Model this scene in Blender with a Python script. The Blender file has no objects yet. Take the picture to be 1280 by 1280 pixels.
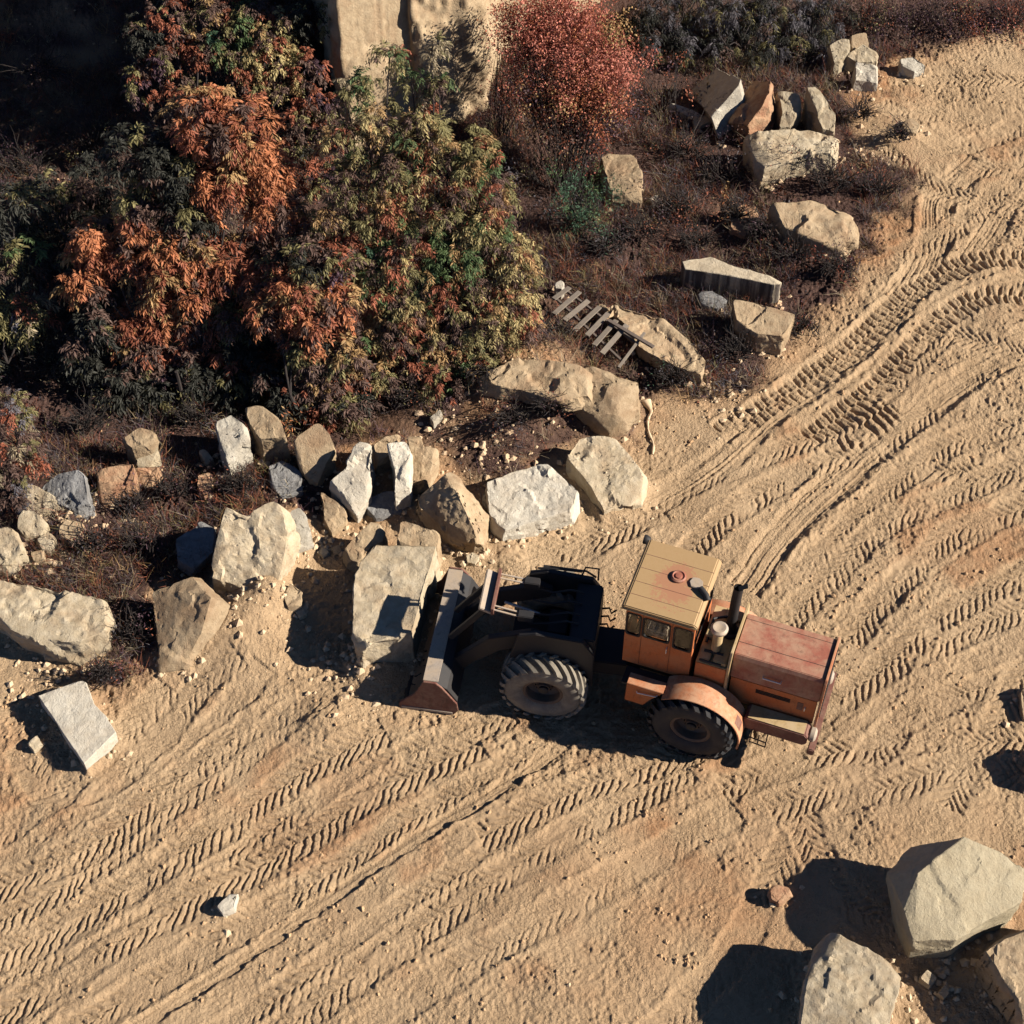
import bpy, bmesh, math, random
import numpy as np
from mathutils import Vector, Matrix, noise as mnoise
R_ = math.radians
rng = np.random.default_rng(7)
random.seed(7)
sc = bpy.context.scene
COL = sc.collection
# ---------------------------------------------------------------- camera
PITCH, FOV, CAMH = R_(51), R_(34), 29.73
cam_d = bpy.data.cameras.new('camera'); cam = bpy.data.objects.new('camera', cam_d); COL.objects.link(cam)
cam.location = (0, 0, CAMH); cam.rotation_euler = (R_(90) - PITCH, 0, 0)
cam_d.sensor_fit = 'HORIZONTAL'; cam_d.angle = FOV; cam_d.clip_end = 9000; cam_d.clip_start = 0.5
sc.camera = cam
FPX = 640 / math.tan(FOV / 2)
def at(px, py, z=0.0):
    """photo pixel (1280 grid) -> world point on the horizontal plane z"""
    x = (px - 640) / FPX; y = -(py - 640) / FPX
    dy = math.cos(PITCH) + y * math.sin(PITCH); dz = -math.sin(PITCH) + y * math.cos(PITCH)
    t = (z - CAMH) / dz
    return Vector((x * t, dy * t, z))
# ---------------------------------------------------------------- light
SUN_EL, SUN_AZ = R_(31), R_(-8)          # azimuth of the sun, measured from +x
world = bpy.data.worlds.new('World'); sc.world = world; world.use_nodes = True
wn = world.node_tree; bg = wn.nodes['Background']
sky = wn.nodes.new('ShaderNodeTexSky'); sky.sky_type = 'NISHITA'; sky.sun_disc = False
sky.sun_elevation = SUN_EL; sky.sun_rotation = R_(90) - SUN_AZ; sky.air_density = 0.45; sky.dust_density = 0.0; sky.ozone_density = 5.0
wn.links.new(sky.outputs[0], bg.inputs[0]); bg.inputs[1].default_value = 0.05
sd = bpy.data.lights.new('sun', 'SUN'); so = bpy.data.objects.new('sun', sd); COL.objects.link(so)
sd.energy = 5.0; sd.angle = R_(0.5); sd.color = (1.0, 0.92, 0.80)
sv = Vector((math.cos(SUN_EL) * math.cos(SUN_AZ), math.cos(SUN_EL) * math.sin(SUN_AZ), math.sin(SUN_EL)))
so.rotation_euler = sv.to_track_quat('Z', 'Y').to_euler(); so.location = (30, 0, 40)
sc.view_settings.view_transform = 'Standard'; sc.view_settings.look = 'None'
sc.view_settings.gamma = 1.0; sc.view_settings.exposure = 1.17
sc.cycles.diffuse_bounces = 1
# ---------------------------------------------------------------- materials
def new_mat(name):
    m = bpy.data.materials.new(name); m.use_nodes = True
    nt = m.node_tree; b = nt.nodes['Principled BSDF']
    b.inputs['Specular IOR Level'].default_value = 0.25
    return m, nt, b
def N(nt, typ, **kw):
    n = nt.nodes.new(typ)
    for k, v in kw.items():
        if k in n.inputs: n.inputs[k].default_value = v
        else: setattr(n, k, v)
    return n
def coords(nt, kind='Object'):
    return N(nt, 'ShaderNodeTexCoord').outputs[kind]
def noise_tex(nt, vec, scale, detail=5, rough=0.6, dist=0.0):
    n = N(nt, 'ShaderNodeTexNoise', Scale=scale, Detail=detail, Roughness=rough, Distortion=dist)
    nt.links.new(vec, n.inputs['Vector']); return n.outputs['Fac']
def ramp(nt, fac, stops):
    r = N(nt, 'ShaderNodeValToRGB'); e = r.color_ramp.elements
    while len(e) < len(stops): e.new(0.5)
    for i, (p, c) in enumerate(stops):
        e[i].position = p; e[i].color = (*c, 1) if len(c) == 3 else c
    nt.links.new(fac, r.inputs[0]); return r.outputs[0]
def mix(nt, fac, a, b, mode='MIX'):
    m = N(nt, 'ShaderNodeMix', data_type='RGBA', blend_type=mode)
    for s, v in ((0, fac), (6, a), (7, b)):
        if hasattr(v, 'is_output'): nt.links.new(v, m.inputs[s])
        elif s == 0: m.inputs[0].default_value = v
        else: m.inputs[s].default_value = (*v, 1)
    return m.outputs[2]
def bump(nt, b, h, strength=0.5, dist=0.03, prev=None):
    n = N(nt, 'ShaderNodeBump', Strength=strength, Distance=dist); nt.links.new(h, n.inputs['Height'])
    if prev is not None: nt.links.new(prev, n.inputs['Normal'])
    if b is not None: nt.links.new(n.outputs[0], b.inputs['Normal'])
    return n.outputs[0]
def math_node(nt, op, a, b=None):
    n = N(nt, 'ShaderNodeMath', operation=op)
    for i, v in enumerate((a, b)):
        if v is None: continue
        if hasattr(v, 'is_output'): nt.links.new(v, n.inputs[i])
        else: n.inputs[i].default_value = v
    return n.outputs[0]
def rock_mat(name, base, light, stain, stain_amt=0.5, streak=None):
    m, nt, b = new_mat(name); v = coords(nt)
    oi = N(nt, 'ShaderNodeObjectInfo').outputs['Random']
    add = N(nt, 'ShaderNodeVectorMath', operation='ADD'); cmb = N(nt, 'ShaderNodeCombineXYZ')
    nt.links.new(math_node(nt, 'MULTIPLY', oi, 91.0), cmb.inputs[0]); nt.links.new(v, add.inputs[0]); nt.links.new(cmb.outputs[0], add.inputs[1])
    v = add.outputs[0]
    n1 = noise_tex(nt, v, 1.3, 6, 0.65, 0.8); n2 = noise_tex(nt, v, 5.0, 8, 0.7); n3 = noise_tex(nt, v, 22, 6, 0.7)
    c = mix(nt, ramp(nt, n2, [(0.36, (0, 0, 0)), (0.66, (1, 1, 1))]), base, light)
    sfac = math_node(nt, 'MULTIPLY', ramp(nt, n1, [(0.46, (0, 0, 0)), (0.66, (1, 1, 1))]), stain_amt)
    c = mix(nt, sfac, c, stain)
    dark = tuple(x * 0.5 for x in stain)
    c = mix(nt, math_node(nt, 'MULTIPLY', ramp(nt, n3, [(0.60, (0, 0, 0)), (0.76, (1, 1, 1))]), 0.6), c, dark)
    if streak:
        mp = N(nt, 'ShaderNodeMapping'); nt.links.new(v, mp.inputs[0]); mp.inputs['Scale'].default_value = (4.5, 4.5, .15)
        ns = noise_tex(nt, mp.outputs[0], 1.0, 4, .6)
        geo = N(nt, 'ShaderNodeNewGeometry'); sx = N(nt, 'ShaderNodeSeparateXYZ'); nt.links.new(geo.outputs['True Normal'], sx.inputs[0])
        side = ramp(nt, sx.outputs[2], [(.45, (1, 1, 1)), (.75, (0, 0, 0))])
        c = mix(nt, math_node(nt, 'MULTIPLY', side, ramp(nt, ns, [(.40, (0, 0, 0)), (.55, (1, 1, 1))])), c, streak)
    hs = N(nt, 'ShaderNodeHueSaturation'); nt.links.new(c, hs.inputs['Color'])
    nt.links.new(math_node(nt, 'ADD', math_node(nt, 'MULTIPLY', oi, 0.3), 0.83), hs.inputs['Value'])
    nt.links.new(hs.outputs[0], b.inputs['Base Color']); b.inputs['Roughness'].default_value = 0.92
    b.inputs['Specular IOR Level'].default_value = 0.12
    vo = N(nt, 'ShaderNodeTexVoronoi', Scale=2.2, feature='DISTANCE_TO_EDGE')
    wv = N(nt, 'ShaderNodeVectorMath', operation='ADD'); nt.links.new(v, wv.inputs[0])
    nc = N(nt, 'ShaderNodeTexNoise', Scale=3.0, Detail=4); nt.links.new(v, nc.inputs['Vector']); nt.links.new(nc.outputs['Color'], wv.inputs[1])
    nt.links.new(wv.outputs[0], vo.inputs['Vector'])
    crack = ramp(nt, vo.outputs['Distance'], [(0.0, (0, 0, 0)), (0.03, (1, 1, 1))])
    p = bump(nt, None, crack, 0.28, 0.04)
    p = bump(nt, None, n2, 0.5, 0.07, p)
    bump(nt, b, n3, 0.6, 0.03, p)
    return m
M = {}
M['cream'] = rock_mat('cream_limestone', (.325, .26, .172), (.41, .345, .25), (.25, .165, .095), .45)
M['white'] = rock_mat('white_limestone', (.375, .335, .27), (.46, .42, .35), (.29, .22, .15), .35)
M['tan'] = rock_mat('tan_limestone', (.29, .21, .128), (.375, .285, .185), (.225, .138, .08), .6)
M['ivory'] = rock_mat('ivory_limestone', (.275, .23, .155), (.315, .27, .188), (.255, .20, .122), .3)
M['streaked'] = rock_mat('streaked_limestone', (.36, .30, .215), (.43, .365, .27), (.26, .19, .12), .4, streak=(.085, .07, .06))
M['grey'] = rock_mat('grey_shaded_limestone', (.15, .145, .14), (.22, .215, .21), (.10, .09, .08), .5)  # grey stone, colour lowered further to stand in for deep shade
M['rust'] = rock_mat('rusty_limestone', (.30, .17, .10), (.37, .25, .155), (.23, .095, .055), .7)
M['cliff'] = rock_mat('quarry_face_stone', (.34, .25, .155), (.43, .33, .215), (.27, .17, .10), .6)

def ground_mat():
    m, nt, b = new_mat('quarry_dirt'); v = coords(nt)
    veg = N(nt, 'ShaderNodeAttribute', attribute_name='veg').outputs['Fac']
    red = N(nt, 'ShaderNodeAttribute', attribute_name='red').outputs['Fac']
    n1 = noise_tex(nt, v, 0.35, 5, 0.6, 0.5); n2 = noise_tex(nt, v, 3.0, 8, 0.7); n3 = noise_tex(nt, v, 16, 6, 0.75); n4 = noise_tex(nt, v, 60, 4, 0.7)
    c = mix(nt, ramp(nt, n2, [(0.3, (0, 0, 0)), (0.7, (1, 1, 1))]), (.338, .230, .136), (.418, .293, .178))
    c = mix(nt, math_node(nt, 'MULTIPLY', ramp(nt, n1, [(0.45, (0, 0, 0)), (0.75, (1, 1, 1))]), 0.5), c, (.435, .322, .206))
    c = mix(nt, math_node(nt, 'MULTIPLY', red, ramp(nt, n2, [(0.25, (0.2, 0.2, 0.2)), (0.6, (1, 1, 1))])), c, (.31, .165, .085))
    c = mix(nt, math_node(nt, 'MULTIPLY', ramp(nt, n3, [(0.58, (0, 0, 0)), (0.74, (1, 1, 1))]), 0.35), c, (.50, .37, .24))
    c = mix(nt, math_node(nt, 'MULTIPLY', ramp(nt, n4, [(0.62, (0, 0, 0)), (0.74, (1, 1, 1))]), 0.35), c, (.20, .115, .06))
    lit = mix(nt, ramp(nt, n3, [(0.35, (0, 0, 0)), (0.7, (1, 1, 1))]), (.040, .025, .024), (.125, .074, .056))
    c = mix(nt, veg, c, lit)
    nt.links.new(c, b.inputs['Base Color']); b.inputs['Roughness'].default_value = 0.97; b.inputs['Specular IOR Level'].default_value = 0.05
    vo = N(nt, 'ShaderNodeTexVoronoi', Scale=20.0); nv_ = N(nt, 'ShaderNodeTexNoise', Scale=14.0, Detail=4); nt.links.new(v, nv_.inputs['Vector'])
    va = N(nt, 'ShaderNodeVectorMath', operation='ADD'); vs_ = N(nt, 'ShaderNodeVectorMath', operation='SCALE'); vs_.inputs['Scale'].default_value = .09; nt.links.new(nv_.outputs['Color'], vs_.inputs[0]); nt.links.new(v, va.inputs[0]); nt.links.new(vs_.outputs[0], va.inputs[1]); nt.links.new(va.outputs[0], vo.inputs['Vector'])
    crumbf = math_node(nt, 'MULTIPLY', math_node(nt, 'SUBTRACT', 1.0, vo.outputs['Distance']), ramp(nt, noise_tex(nt, v, 1.1, 5, .7), [(.38, (.12, .12, .12)), (.62, (1, 1, 1))]))
    p = bump(nt, None, crumbf, 0.9, 0.05)
    p = bump(nt, None, n3, 0.7, 0.06, p)
    bump(nt, b, n4, 0.7, 0.025, p)
    return m
M['ground'] = ground_mat()

def leaf_mat(name, trans=0.3):
    m, nt, b = new_mat(name); nt.nodes.remove(b)
    col = N(nt, 'ShaderNodeAttribute', attribute_name='Col').outputs['Color']
    n = noise_tex(nt, coords(nt), 9, 3)
    hs = N(nt, 'ShaderNodeHueSaturation'); nt.links.new(col, hs.inputs['Color'])
    nt.links.new(math_node(nt, 'ADD', math_node(nt, 'MULTIPLY', n, 0.5), 0.75), hs.inputs['Value'])
    d = N(nt, 'ShaderNodeBsdfPrincipled', Roughness=0.6); d.inputs['Specular IOR Level'].default_value = 0.2; nt.links.new(hs.outputs[0], d.inputs['Base Color'])
    t = N(nt, 'ShaderNodeBsdfTranslucent'); nt.links.new(hs.outputs[0], t.inputs['Color'])
    ms = N(nt, 'ShaderNodeMixShader'); ms.inputs[0].default_value = trans
    nt.links.new(d.outputs[0], ms.inputs[1]); nt.links.new(t.outputs[0], ms.inputs[2])
    nt.links.new(ms.outputs[0], nt.nodes['Material Output'].inputs['Surface'])
    return m
M['leaf'] = leaf_mat('leaf_foliage'); M['twig'] = leaf_mat('dry_stems', 0.1)
def plain(name, col, rough=0.7, metal=0.0, spec=0.3, var=0.3, dust=None, dust_amt=0.5, dscale=3.0, grime=0.0):
    m, nt, b = new_mat(name); v = coords(nt)
    n1 = noise_tex(nt, v, dscale, 7, 0.7, 0.3); n2 = noise_tex(nt, v, 25, 5, 0.7)
    c = mix(nt, n2, tuple(x * (1 - var) for x in col), tuple(min(1, x * (1 + var)) for x in col))
    if dust:
        c = mix(nt, math_node(nt, 'MULTIPLY', ramp(nt, n1, [(0.40, (0, 0, 0)), (0.62, (1, 1, 1))]), dust_amt), c, dust)
    if grime:
        mp = N(nt, 'ShaderNodeMapping'); nt.links.new(v, mp.inputs[0]); mp.inputs['Scale'].default_value = (1, 1, .35)
        g1 = noise_tex(nt, mp.outputs[0], 9.0, 8, .75, .4); g2 = noise_tex(nt, v, 45, 4, .7)
        c = mix(nt, math_node(nt, 'MULTIPLY', ramp(nt, g1, [(.53, (0, 0, 0)), (.68, (1, 1, 1))]), grime), c, tuple(x * .28 + .01 for x in col))
        c = mix(nt, math_node(nt, 'MULTIPLY', ramp(nt, g2, [(.64, (0, 0, 0)), (.70, (1, 1, 1))]), grime), c, (.10, .055, .035))
    nt.links.new(c, b.inputs['Base Color']); b.inputs['Roughness'].default_value = rough
    b.inputs['Metallic'].default_value = metal; b.inputs['Specular IOR Level'].default_value = spec
    bump(nt, b, n2, 0.15, 0.01)
    return m
DUST = (.42, .29, .17)
M['bark'] = plain('bark', (.026, .020, .018), 0.9, var=.5)
M['orange'] = plain('faded_orange_paint', (.44, .118, .034), .6, dust=(.40, .17, .075), dust_amt=.5, grime=.55)
M['orange_dusty'] = plain('dusty_orange_paint', (.39, .145, .065), .7, dust=(.42, .26, .16), dust_amt=.75, grime=.5)
M['hood'] = plain('sun_bleached_red_paint', (.25, .085, .055), .65, dust=(.34, .21, .135), dust_amt=.8, dscale=2.2, grime=.5)
M['yellow'] = plain('dusty_ochre_paint', (.34, .235, .11), .7, dust=(.40, .30, .185), dust_amt=.7, grime=.5)
M['black'] = plain('black_soot_metal', (.018, .016, .016), .6, var=.4)
M['dark'] = plain('grimy_shade_dark_steel', (.020, .019, .020), .6, dust=(.032, .026, .023), dust_amt=.5)  # grimy steel; base and dust darkened to imitate shade on the front frame
M['steel'] = plain('worn_steel', (.30, .25, .205), .65, metal=.1, dust=(.38, .285, .19), dust_amt=.7, grime=.5)
M['chrome'] = plain('hydraulic_rod_steel', (.62, .60, .58), .3, metal=.6)
M['rustpaint'] = plain('rusty_red_bucket_paint', (.13, .05, .037), .7, dust=(.24, .15, .105), dust_amt=.55, dscale=4, grime=.5)
M['rubber'] = plain('black_rubber', (.022, .022, .024), .8, dust=(.06, .052, .045), dust_amt=.5)
M['rubber_dusty'] = plain('dusty_rubber', (.135, .118, .096), .9, dust=(.27, .23, .17), dust_amt=.6, grime=.4)
M['rim'] = plain('grimy_rim_paint', (.10, .065, .045), .7, dust=(.18, .12, .08))
M['wood'] = plain('weathered_grey_wood', (.155, .128, .105), .85, var=.45, dust=(.215, .175, .13), dust_amt=.5)
M['wood_dark'] = plain('dark_weathered_wood', (.11, .085, .07), .9, var=.5)
M['mud'] = plain('caked_earth', (.32, .21, .125), .97, spec=.05, dust=(.40, .28, .17))
M['seat'] = plain('bright_patch_seat_cover', (.60, .50, .36), .9, var=.5, dust=(.22, .12, .08), dust_amt=.9, dscale=14)  # pale blotched cover imitates the bright patch of light behind the window
M['fringe'] = plain('root_clay', (.52, .39, .26), .95, dust=(.42, .29, .17))
def roof_mat():
    m, nt, b = new_mat('ochre_roof_paint_worn_red'); v = coords(nt)
    n1 = noise_tex(nt, v, 1.7, 8, 0.72, 0.6); n2 = noise_tex(nt, v, 14, 6, 0.75)
    sep = N(nt, 'ShaderNodeSeparateXYZ'); nt.links.new(v, sep.inputs[0])
    # wear sits in the middle of the panel
    dx = math_node(nt, 'SUBTRACT', sep.outputs[0], 0.95); d2 = math_node(nt, 'ADD', math_node(nt, 'MULTIPLY', dx, math_node(nt, 'MULTIPLY', dx, 2.2)), math_node(nt, 'MULTIPLY', sep.outputs[1], math_node(nt, 'MULTIPLY', sep.outputs[1], 1.2)))
    f = math_node(nt, 'SUBTRACT', math_node(nt, 'ADD', math_node(nt, 'MULTIPLY', n1, 0.85), math_node(nt, 'MULTIPLY', n2, 0.75)), math_node(nt, 'MULTIPLY', d2, 0.55))
    c = mix(nt, n2, (.27, .17, .075), (.345, .23, .12))
    c = mix(nt, math_node(nt, 'MULTIPLY', ramp(nt, f, [(0.58, (0, 0, 0)), (0.66, (1, 1, 1))]), 0.7), c, (.30, .125, .075))
    c = mix(nt, math_node(nt, 'MULTIPLY', ramp(nt, n2, [(0.62, (0, 0, 0)), (0.72, (1, 1, 1))]), 0.6), c, (.24, .10, .05))
    nt.links.new(c, b.inputs['Base Color']); b.inputs['Roughness'].default_value = .65
    bump(nt, b, n2, 0.15, 0.01); return m
M['roof'] = roof_mat()
def glass_mat():
    m, nt, b = new_mat('cab_glass'); nt.nodes.remove(b)
    t = N(nt, 'ShaderNodeBsdfTransparent'); t.inputs[0].default_value = (.72, .74, .74, 1); g = N(nt, 'ShaderNodeBsdfGlossy', Roughness=.08); g.inputs[0].default_value = (.8, .8, .8, 1)
    ms = N(nt, 'ShaderNodeMixShader'); ms.inputs[0].default_value = .10; nt.links.new(t.outputs[0], ms.inputs[1]); nt.links.new(g.outputs[0], ms.inputs[2])
    nt.links.new(ms.outputs[0], nt.nodes['Material Output'].inputs['Surface']); return m
M['glass'] = glass_mat()
# ---------------------------------------------------------------- object helpers
def tag(o, label=None, cat=None, group=None, kind=None):
    if label: o['label'] = label
    if cat: o['category'] = cat
    if group: o['group'] = group
    if kind: o['kind'] = kind
    return o
def link_mesh(name, me, mat, parent=None):
    o = bpy.data.objects.new(name, me); COL.objects.link(o)
    if mat is not None: me.materials.append(mat)
    if parent is not None: o.parent = parent
    return o
def empty(name, loc, rz=0):
    o = bpy.data.objects.new(name, None); COL.objects.link(o); o.location = loc; o.rotation_euler = (0, 0, rz)
    o.empty_display_size = 0.3; return o
def np_mesh(name, V, F4, cols=None, smooth=False):
    """numpy verts (n,3), quads/tris (m,k)"""
    me = bpy.data.meshes.new(name); V = np.asarray(V, np.float32); F4 = np.asarray(F4, np.int32); k = F4.shape[1]
    me.vertices.add(len(V)); me.vertices.foreach_set('co', V.ravel())
    me.loops.add(F4.size); me.loops.foreach_set('vertex_index', F4.ravel())
    me.polygons.add(len(F4)); me.polygons.foreach_set('loop_start', np.arange(0, F4.size, k, dtype=np.int32))
    me.polygons.foreach_set('use_smooth', np.full(len(F4), smooth, bool))
    if cols is not None:
        a = me.color_attributes.new('Col', 'FLOAT_COLOR', 'POINT')
        c4 = np.ones((len(V), 4), np.float32); c4[:, :3] = cols; a.data.foreach_set('color', c4.ravel())
    me.update(calc_edges=True); return me
class MB:
    def __init__(s, xf=None): s.v = []; s.f = []; s.xf = xf
    def add(s, vs, fs):
        n = len(s.v)
        s.v += [tuple(s.xf @ Vector(p)) if s.xf else tuple(p) for p in vs]; s.f += [tuple(i + n for i in f) for f in fs]; return s
    def box(s, x0, x1, y0, y1, z0, z1, m=None):
        vs = [Vector((x, y, z)) for z in (z0, z1) for y in (y0, y1) for x in (x0, x1)]
        if m: vs = [m @ p for p in vs]
        return s.add(vs, [(0, 2, 3, 1), (4, 5, 7, 6), (0, 1, 5, 4), (2, 6, 7, 3), (0, 4, 6, 2), (1, 3, 7, 5)])
    def beam(s, p, q, w, h, up=(0, 0, 1)):
        p, q = Vector(p), Vector(q); d = (q - p).normalized(); sd_ = d.cross(Vector(up)).normalized(); u = sd_.cross(d)
        vs = [a + sd_ * (i * w / 2) + u * (j * h / 2) for a in (p, q) for i, j in ((-1, -1), (1, -1), (1, 1), (-1, 1))]
        return s.add(vs, [(0, 1, 2, 3), (7, 6, 5, 4), (0, 4, 5, 1), (1, 5, 6, 2), (2, 6, 7, 3), (3, 7, 4, 0)])
    def tube(s, pts, r, n=12, caps=True):
        pts = [Vector(p) for p in pts]; rs = r if isinstance(r, (list, tuple)) else [r] * len(pts)
        vs = []; a = None
        for i, p in enumerate(pts):
            d = (pts[min(i + 1, len(pts) - 1)] - pts[max(i - 1, 0)]).normalized()
            if a is None: a = d.orthogonal().normalized()
            else: a = (a - d * a.dot(d)).normalized()
            b = d.cross(a)
            vs += [p + (a * math.cos(t) + b * math.sin(t)) * rs[i] for t in [2 * math.pi * k / n for k in range(n)]]
        fs = [(i * n + k, i * n + (k + 1) % n, (i + 1) * n + (k + 1) % n, (i + 1) * n + k) for i in range(len(pts) - 1) for k in range(n)]
        if caps: fs += [tuple(range(n))[::-1], tuple(range((len(pts) - 1) * n, len(pts) * n))]
        return s.add(vs, fs)
    def prism(s, poly, a, b, axis='y'):
        """poly of (u,v); extruded along axis from a to b"""
        def P(u, v, w): return {'y': (u, w, v), 'x': (w, u, v), 'z': (u, v, w)}[axis]
        n = len(poly); vs = [P(u, v, a) for u, v in poly] + [P(u, v, b) for u, v in poly]
        return s.add(vs, [tuple(range(n)), tuple(range(2 * n - 1, n - 1, -1))] + [(i, i + n, (i + 1) % n + n, (i + 1) % n) for i in range(n)])
    def lathe(s, prof, c, axis='y', n=48, close=False):
        """prof of (radius, offset along axis)"""
        c = Vector(c); vs = []
        for r, w in prof:
            for k in range(n):
                t = 2 * math.pi * k / n; u, v = r * math.cos(t), r * math.sin(t)
                vs.append(c + Vector({'y': (u, w, v), 'x': (w, u, v), 'z': (u, v, w)}[axis]))
        m = len(prof); fs = [(i * n + k, i * n + (k + 1) % n, ((i + 1) % m) * n + (k + 1) % n, ((i + 1) % m) * n + k) for i in range(m if close else m - 1) for k in range(n)]
        return s.add(vs, fs)
    def build(s, name, mat, parent=None, bevel=0.0, smooth=False, seg=2):
        me = bpy.data.meshes.new(name); me.from_pydata(s.v, [], s.f)
        bm = bmesh.new(); bm.from_mesh(me); bmesh.ops.recalc_face_normals(bm, faces=bm.faces)
        if bevel:
            es = [e for e in bm.edges if len(e.link_faces) == 2 and e.calc_face_angle(0) > 0.5]
            bmesh.ops.bevel(bm, geom=es, offset=bevel, segments=seg, affect='EDGES', clamp_overlap=True)
        if smooth:
            for f in bm.faces: f.smooth = True
            for e in bm.edges:
                if len(e.link_faces) == 2 and e.calc_face_angle(0) > R_(38): e.smooth = False
        bm.to_mesh(me); bm.free()
        return link_mesh(name, me, mat, parent)
# ---------------------------------------------------------------- value noise (numpy)
_tab = rng.random((256, 256)).astype(np.float32)
def vnoise(x, y):
    xi = np.floor(x).astype(np.int64); yi = np.floor(y).astype(np.int64); fx = (x - xi).astype(np.float32); fy = (y - yi).astype(np.float32)
    fx = fx * fx * (3 - 2 * fx); fy = fy * fy * (3 - 2 * fy)
    a = _tab[yi & 255, xi & 255]; b = _tab[yi & 255, (xi + 1) & 255]; c = _tab[(yi + 1) & 255, xi & 255]; d = _tab[(yi + 1) & 255, (xi + 1) & 255]
    return (a * (1 - fx) + b * fx) * (1 - fy) + (c * (1 - fx) + d * fx) * fy - 0.5
def sstep(a, b, x):
    t = np.clip((x - a) / (b - a), 0, 1); return t * t * (3 - 2 * t)
def in_poly(X, Y, poly):
    ins = np.zeros(X.shape, bool); n = len(poly)
    for i in range(n):
        x1, y1 = poly[i]; x2, y2 = poly[(i + 1) % n]
        c = ((y1 > Y) != (y2 > Y)) & (X < (x2 - x1) * (Y - y1) / (y2 - y1 + 1e-12) + x1); ins ^= c
    return ins
def poly_dist(X, Y, poly):
    """signed distance, positive inside"""
    D = np.full(X.shape, 1e9, np.float32); n = len(poly)
    for i in range(n):
        ax, ay = poly[i]; bx, by = poly[(i + 1) % n]; dx, dy = bx - ax, by - ay
        t = np.clip(((X - ax) * dx + (Y - ay) * dy) / (dx * dx + dy * dy + 1e-12), 0, 1)
        D = np.minimum(D, np.hypot(X - ax - t * dx, Y - ay - t * dy))
    return np.where(in_poly(X, Y, poly), D, -D)
def catmull(P, step):
    P = [np.array(p[:2]) for p in P]; P = [2 * P[0] - P[1]] + P + [2 * P[-1] - P[-2]]; out = []
    for i in range(1, len(P) - 2):
        p0, p1, p2, p3 = P[i - 1:i + 3]; n = max(2, int(np.hypot(*(p2 - p1)) / step))
        t = np.linspace(0, 1, n, endpoint=False)[:, None]
        out.append(0.5 * (2 * p1 + (p2 - p0) * t + (2 * p0 - 5 * p1 + 4 * p2 - p3) * t ** 2 + (3 * p1 - p0 - 3 * p2 + p3) * t ** 3))
    return np.concatenate(out + [P[-2][None]])
# ---------------------------------------------------------------- ground
def px_poly(pts): return [tuple(at(a, b)[:2]) for a, b in pts]
VEG = px_poly([(-200, -150), (1500, -150), (1500, 22), (1280, 38), (1160, 62), (1120, 66), (1105, 110), (1060, 120), (1062, 180), (1138, 212), (1150, 255), (1085, 262), (1085, 318), (1070, 350),
               (1015, 400), (1000, 432), (955, 465), (890, 492), (815, 482), (795, 535), (730, 545), (700, 575), (610, 600), (560, 585), (520, 560), (470, 545), (430, 560),
               (400, 640), (345, 640), (270, 720), (200, 745), (195, 830), (160, 880), (110, 870), (120, 810), (-200, 700)])
xs = np.concatenate([-np.geomspace(3500, 16.2, 26), np.arange(-16, 16.01, 0.0225), np.geomspace(16.2, 3500, 26)])
yv = [11.2]
while yv[-1] < 43.5: yv.append(yv[-1] + 0.020 + 0.022 * sstep(14, 40, yv[-1]))
ys = np.concatenate([-np.geomspace(3500, 3, 14), np.arange(-1, 11.1, 1.0), yv, np.geomspace(44, 3500, 26)])
GX, GY = np.meshgrid(xs, ys)
warp = 0.35 * vnoise(GX * 1.4 + 9, GY * 1.4) + 0.2 * vnoise(GX * 4, GY * 4 + 31)
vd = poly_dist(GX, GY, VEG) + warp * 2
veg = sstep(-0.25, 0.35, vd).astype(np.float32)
for (px, py, r, k) in [(665, 452, 1.5, 1.0), (620, 475, 1.0, .9), (590, 530, .9, .7), (690, 500, .7, .8), (560, 545, .8, .6), (480, 520, .8, .4), (930, 268, .6, .6), (1120, 235, .6, .5), (1000, 90, .7, .6), (860, 500, .7, .5), (60, 60, 2.5, .7), (30, 150, 1.6, .6), (120, 110, 1.5, .5)]:
    c = at(px, py); veg -= veg * k * np.exp(-((GX - c.x) ** 2 + (GY - c.y) ** 2) / r ** 2) * np.clip(.6 + 1.6 * vnoise(GX * 2.2, GY * 2.2), 0, 1)
veg = veg.astype(np.float32)
near = ((np.abs(GX) < 17) & (GY > 10) & (GY < 44)).astype(np.float32)
lowf = 0.18 * vnoise(GX * 0.25, GY * 0.25) + 0.10 * vnoise(GX * 0.8 + 5, GY * 0.8)
H0 = lowf * near
for (px, py, r, h) in [(300, 800, 1.1, .55), (325, 765, .7, .35), (345, 750, .5, .3), (335, 668, .9, .30), (640, 478, 1.5, .75), (700, 455, 1.0, .4), (410, 900, .6, .2), (455, 850, .5, .18), (60, 660, 1.2, .3),
                       (1000, 215, 1.4, .25), (900, 430, 1.2, .15), (620, 560, .9, .3), (520, 530, 1.3, .35), (1120, 160, 1.1, .18), (720, 300, 1.6, .3), (640, 700, .5, .14), (170, 840, .8, .18)]:
    c = at(px, py); H0 += h * np.exp(-((GX - c.x) ** 2 + (GY - c.y) ** 2) / r ** 2)
H0 += 2.6 * sstep(36, 43, GY + 1.5 * vnoise(GX * .3, GY * .3)) * sstep(-3.0, -9, GX) * near       # bank behind the trees, left
rough = sum(a * (1 - np.abs(2 * vnoise(GX * f + k + .3 * vnoise(GX * f, GY * f), GY * f - k))) for a, f, k in ((.030, 2.3, 3), (.034, 5.2, 17), (.034, 9, 40), (.026, 15, 77))) - 0.07
crumb = sstep(-0.1, 0.2, vnoise(GX * .45 + 60, GY * .45 + 11) + 0.4 * vnoise(GX * 1.7, GY * 1.7))
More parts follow.
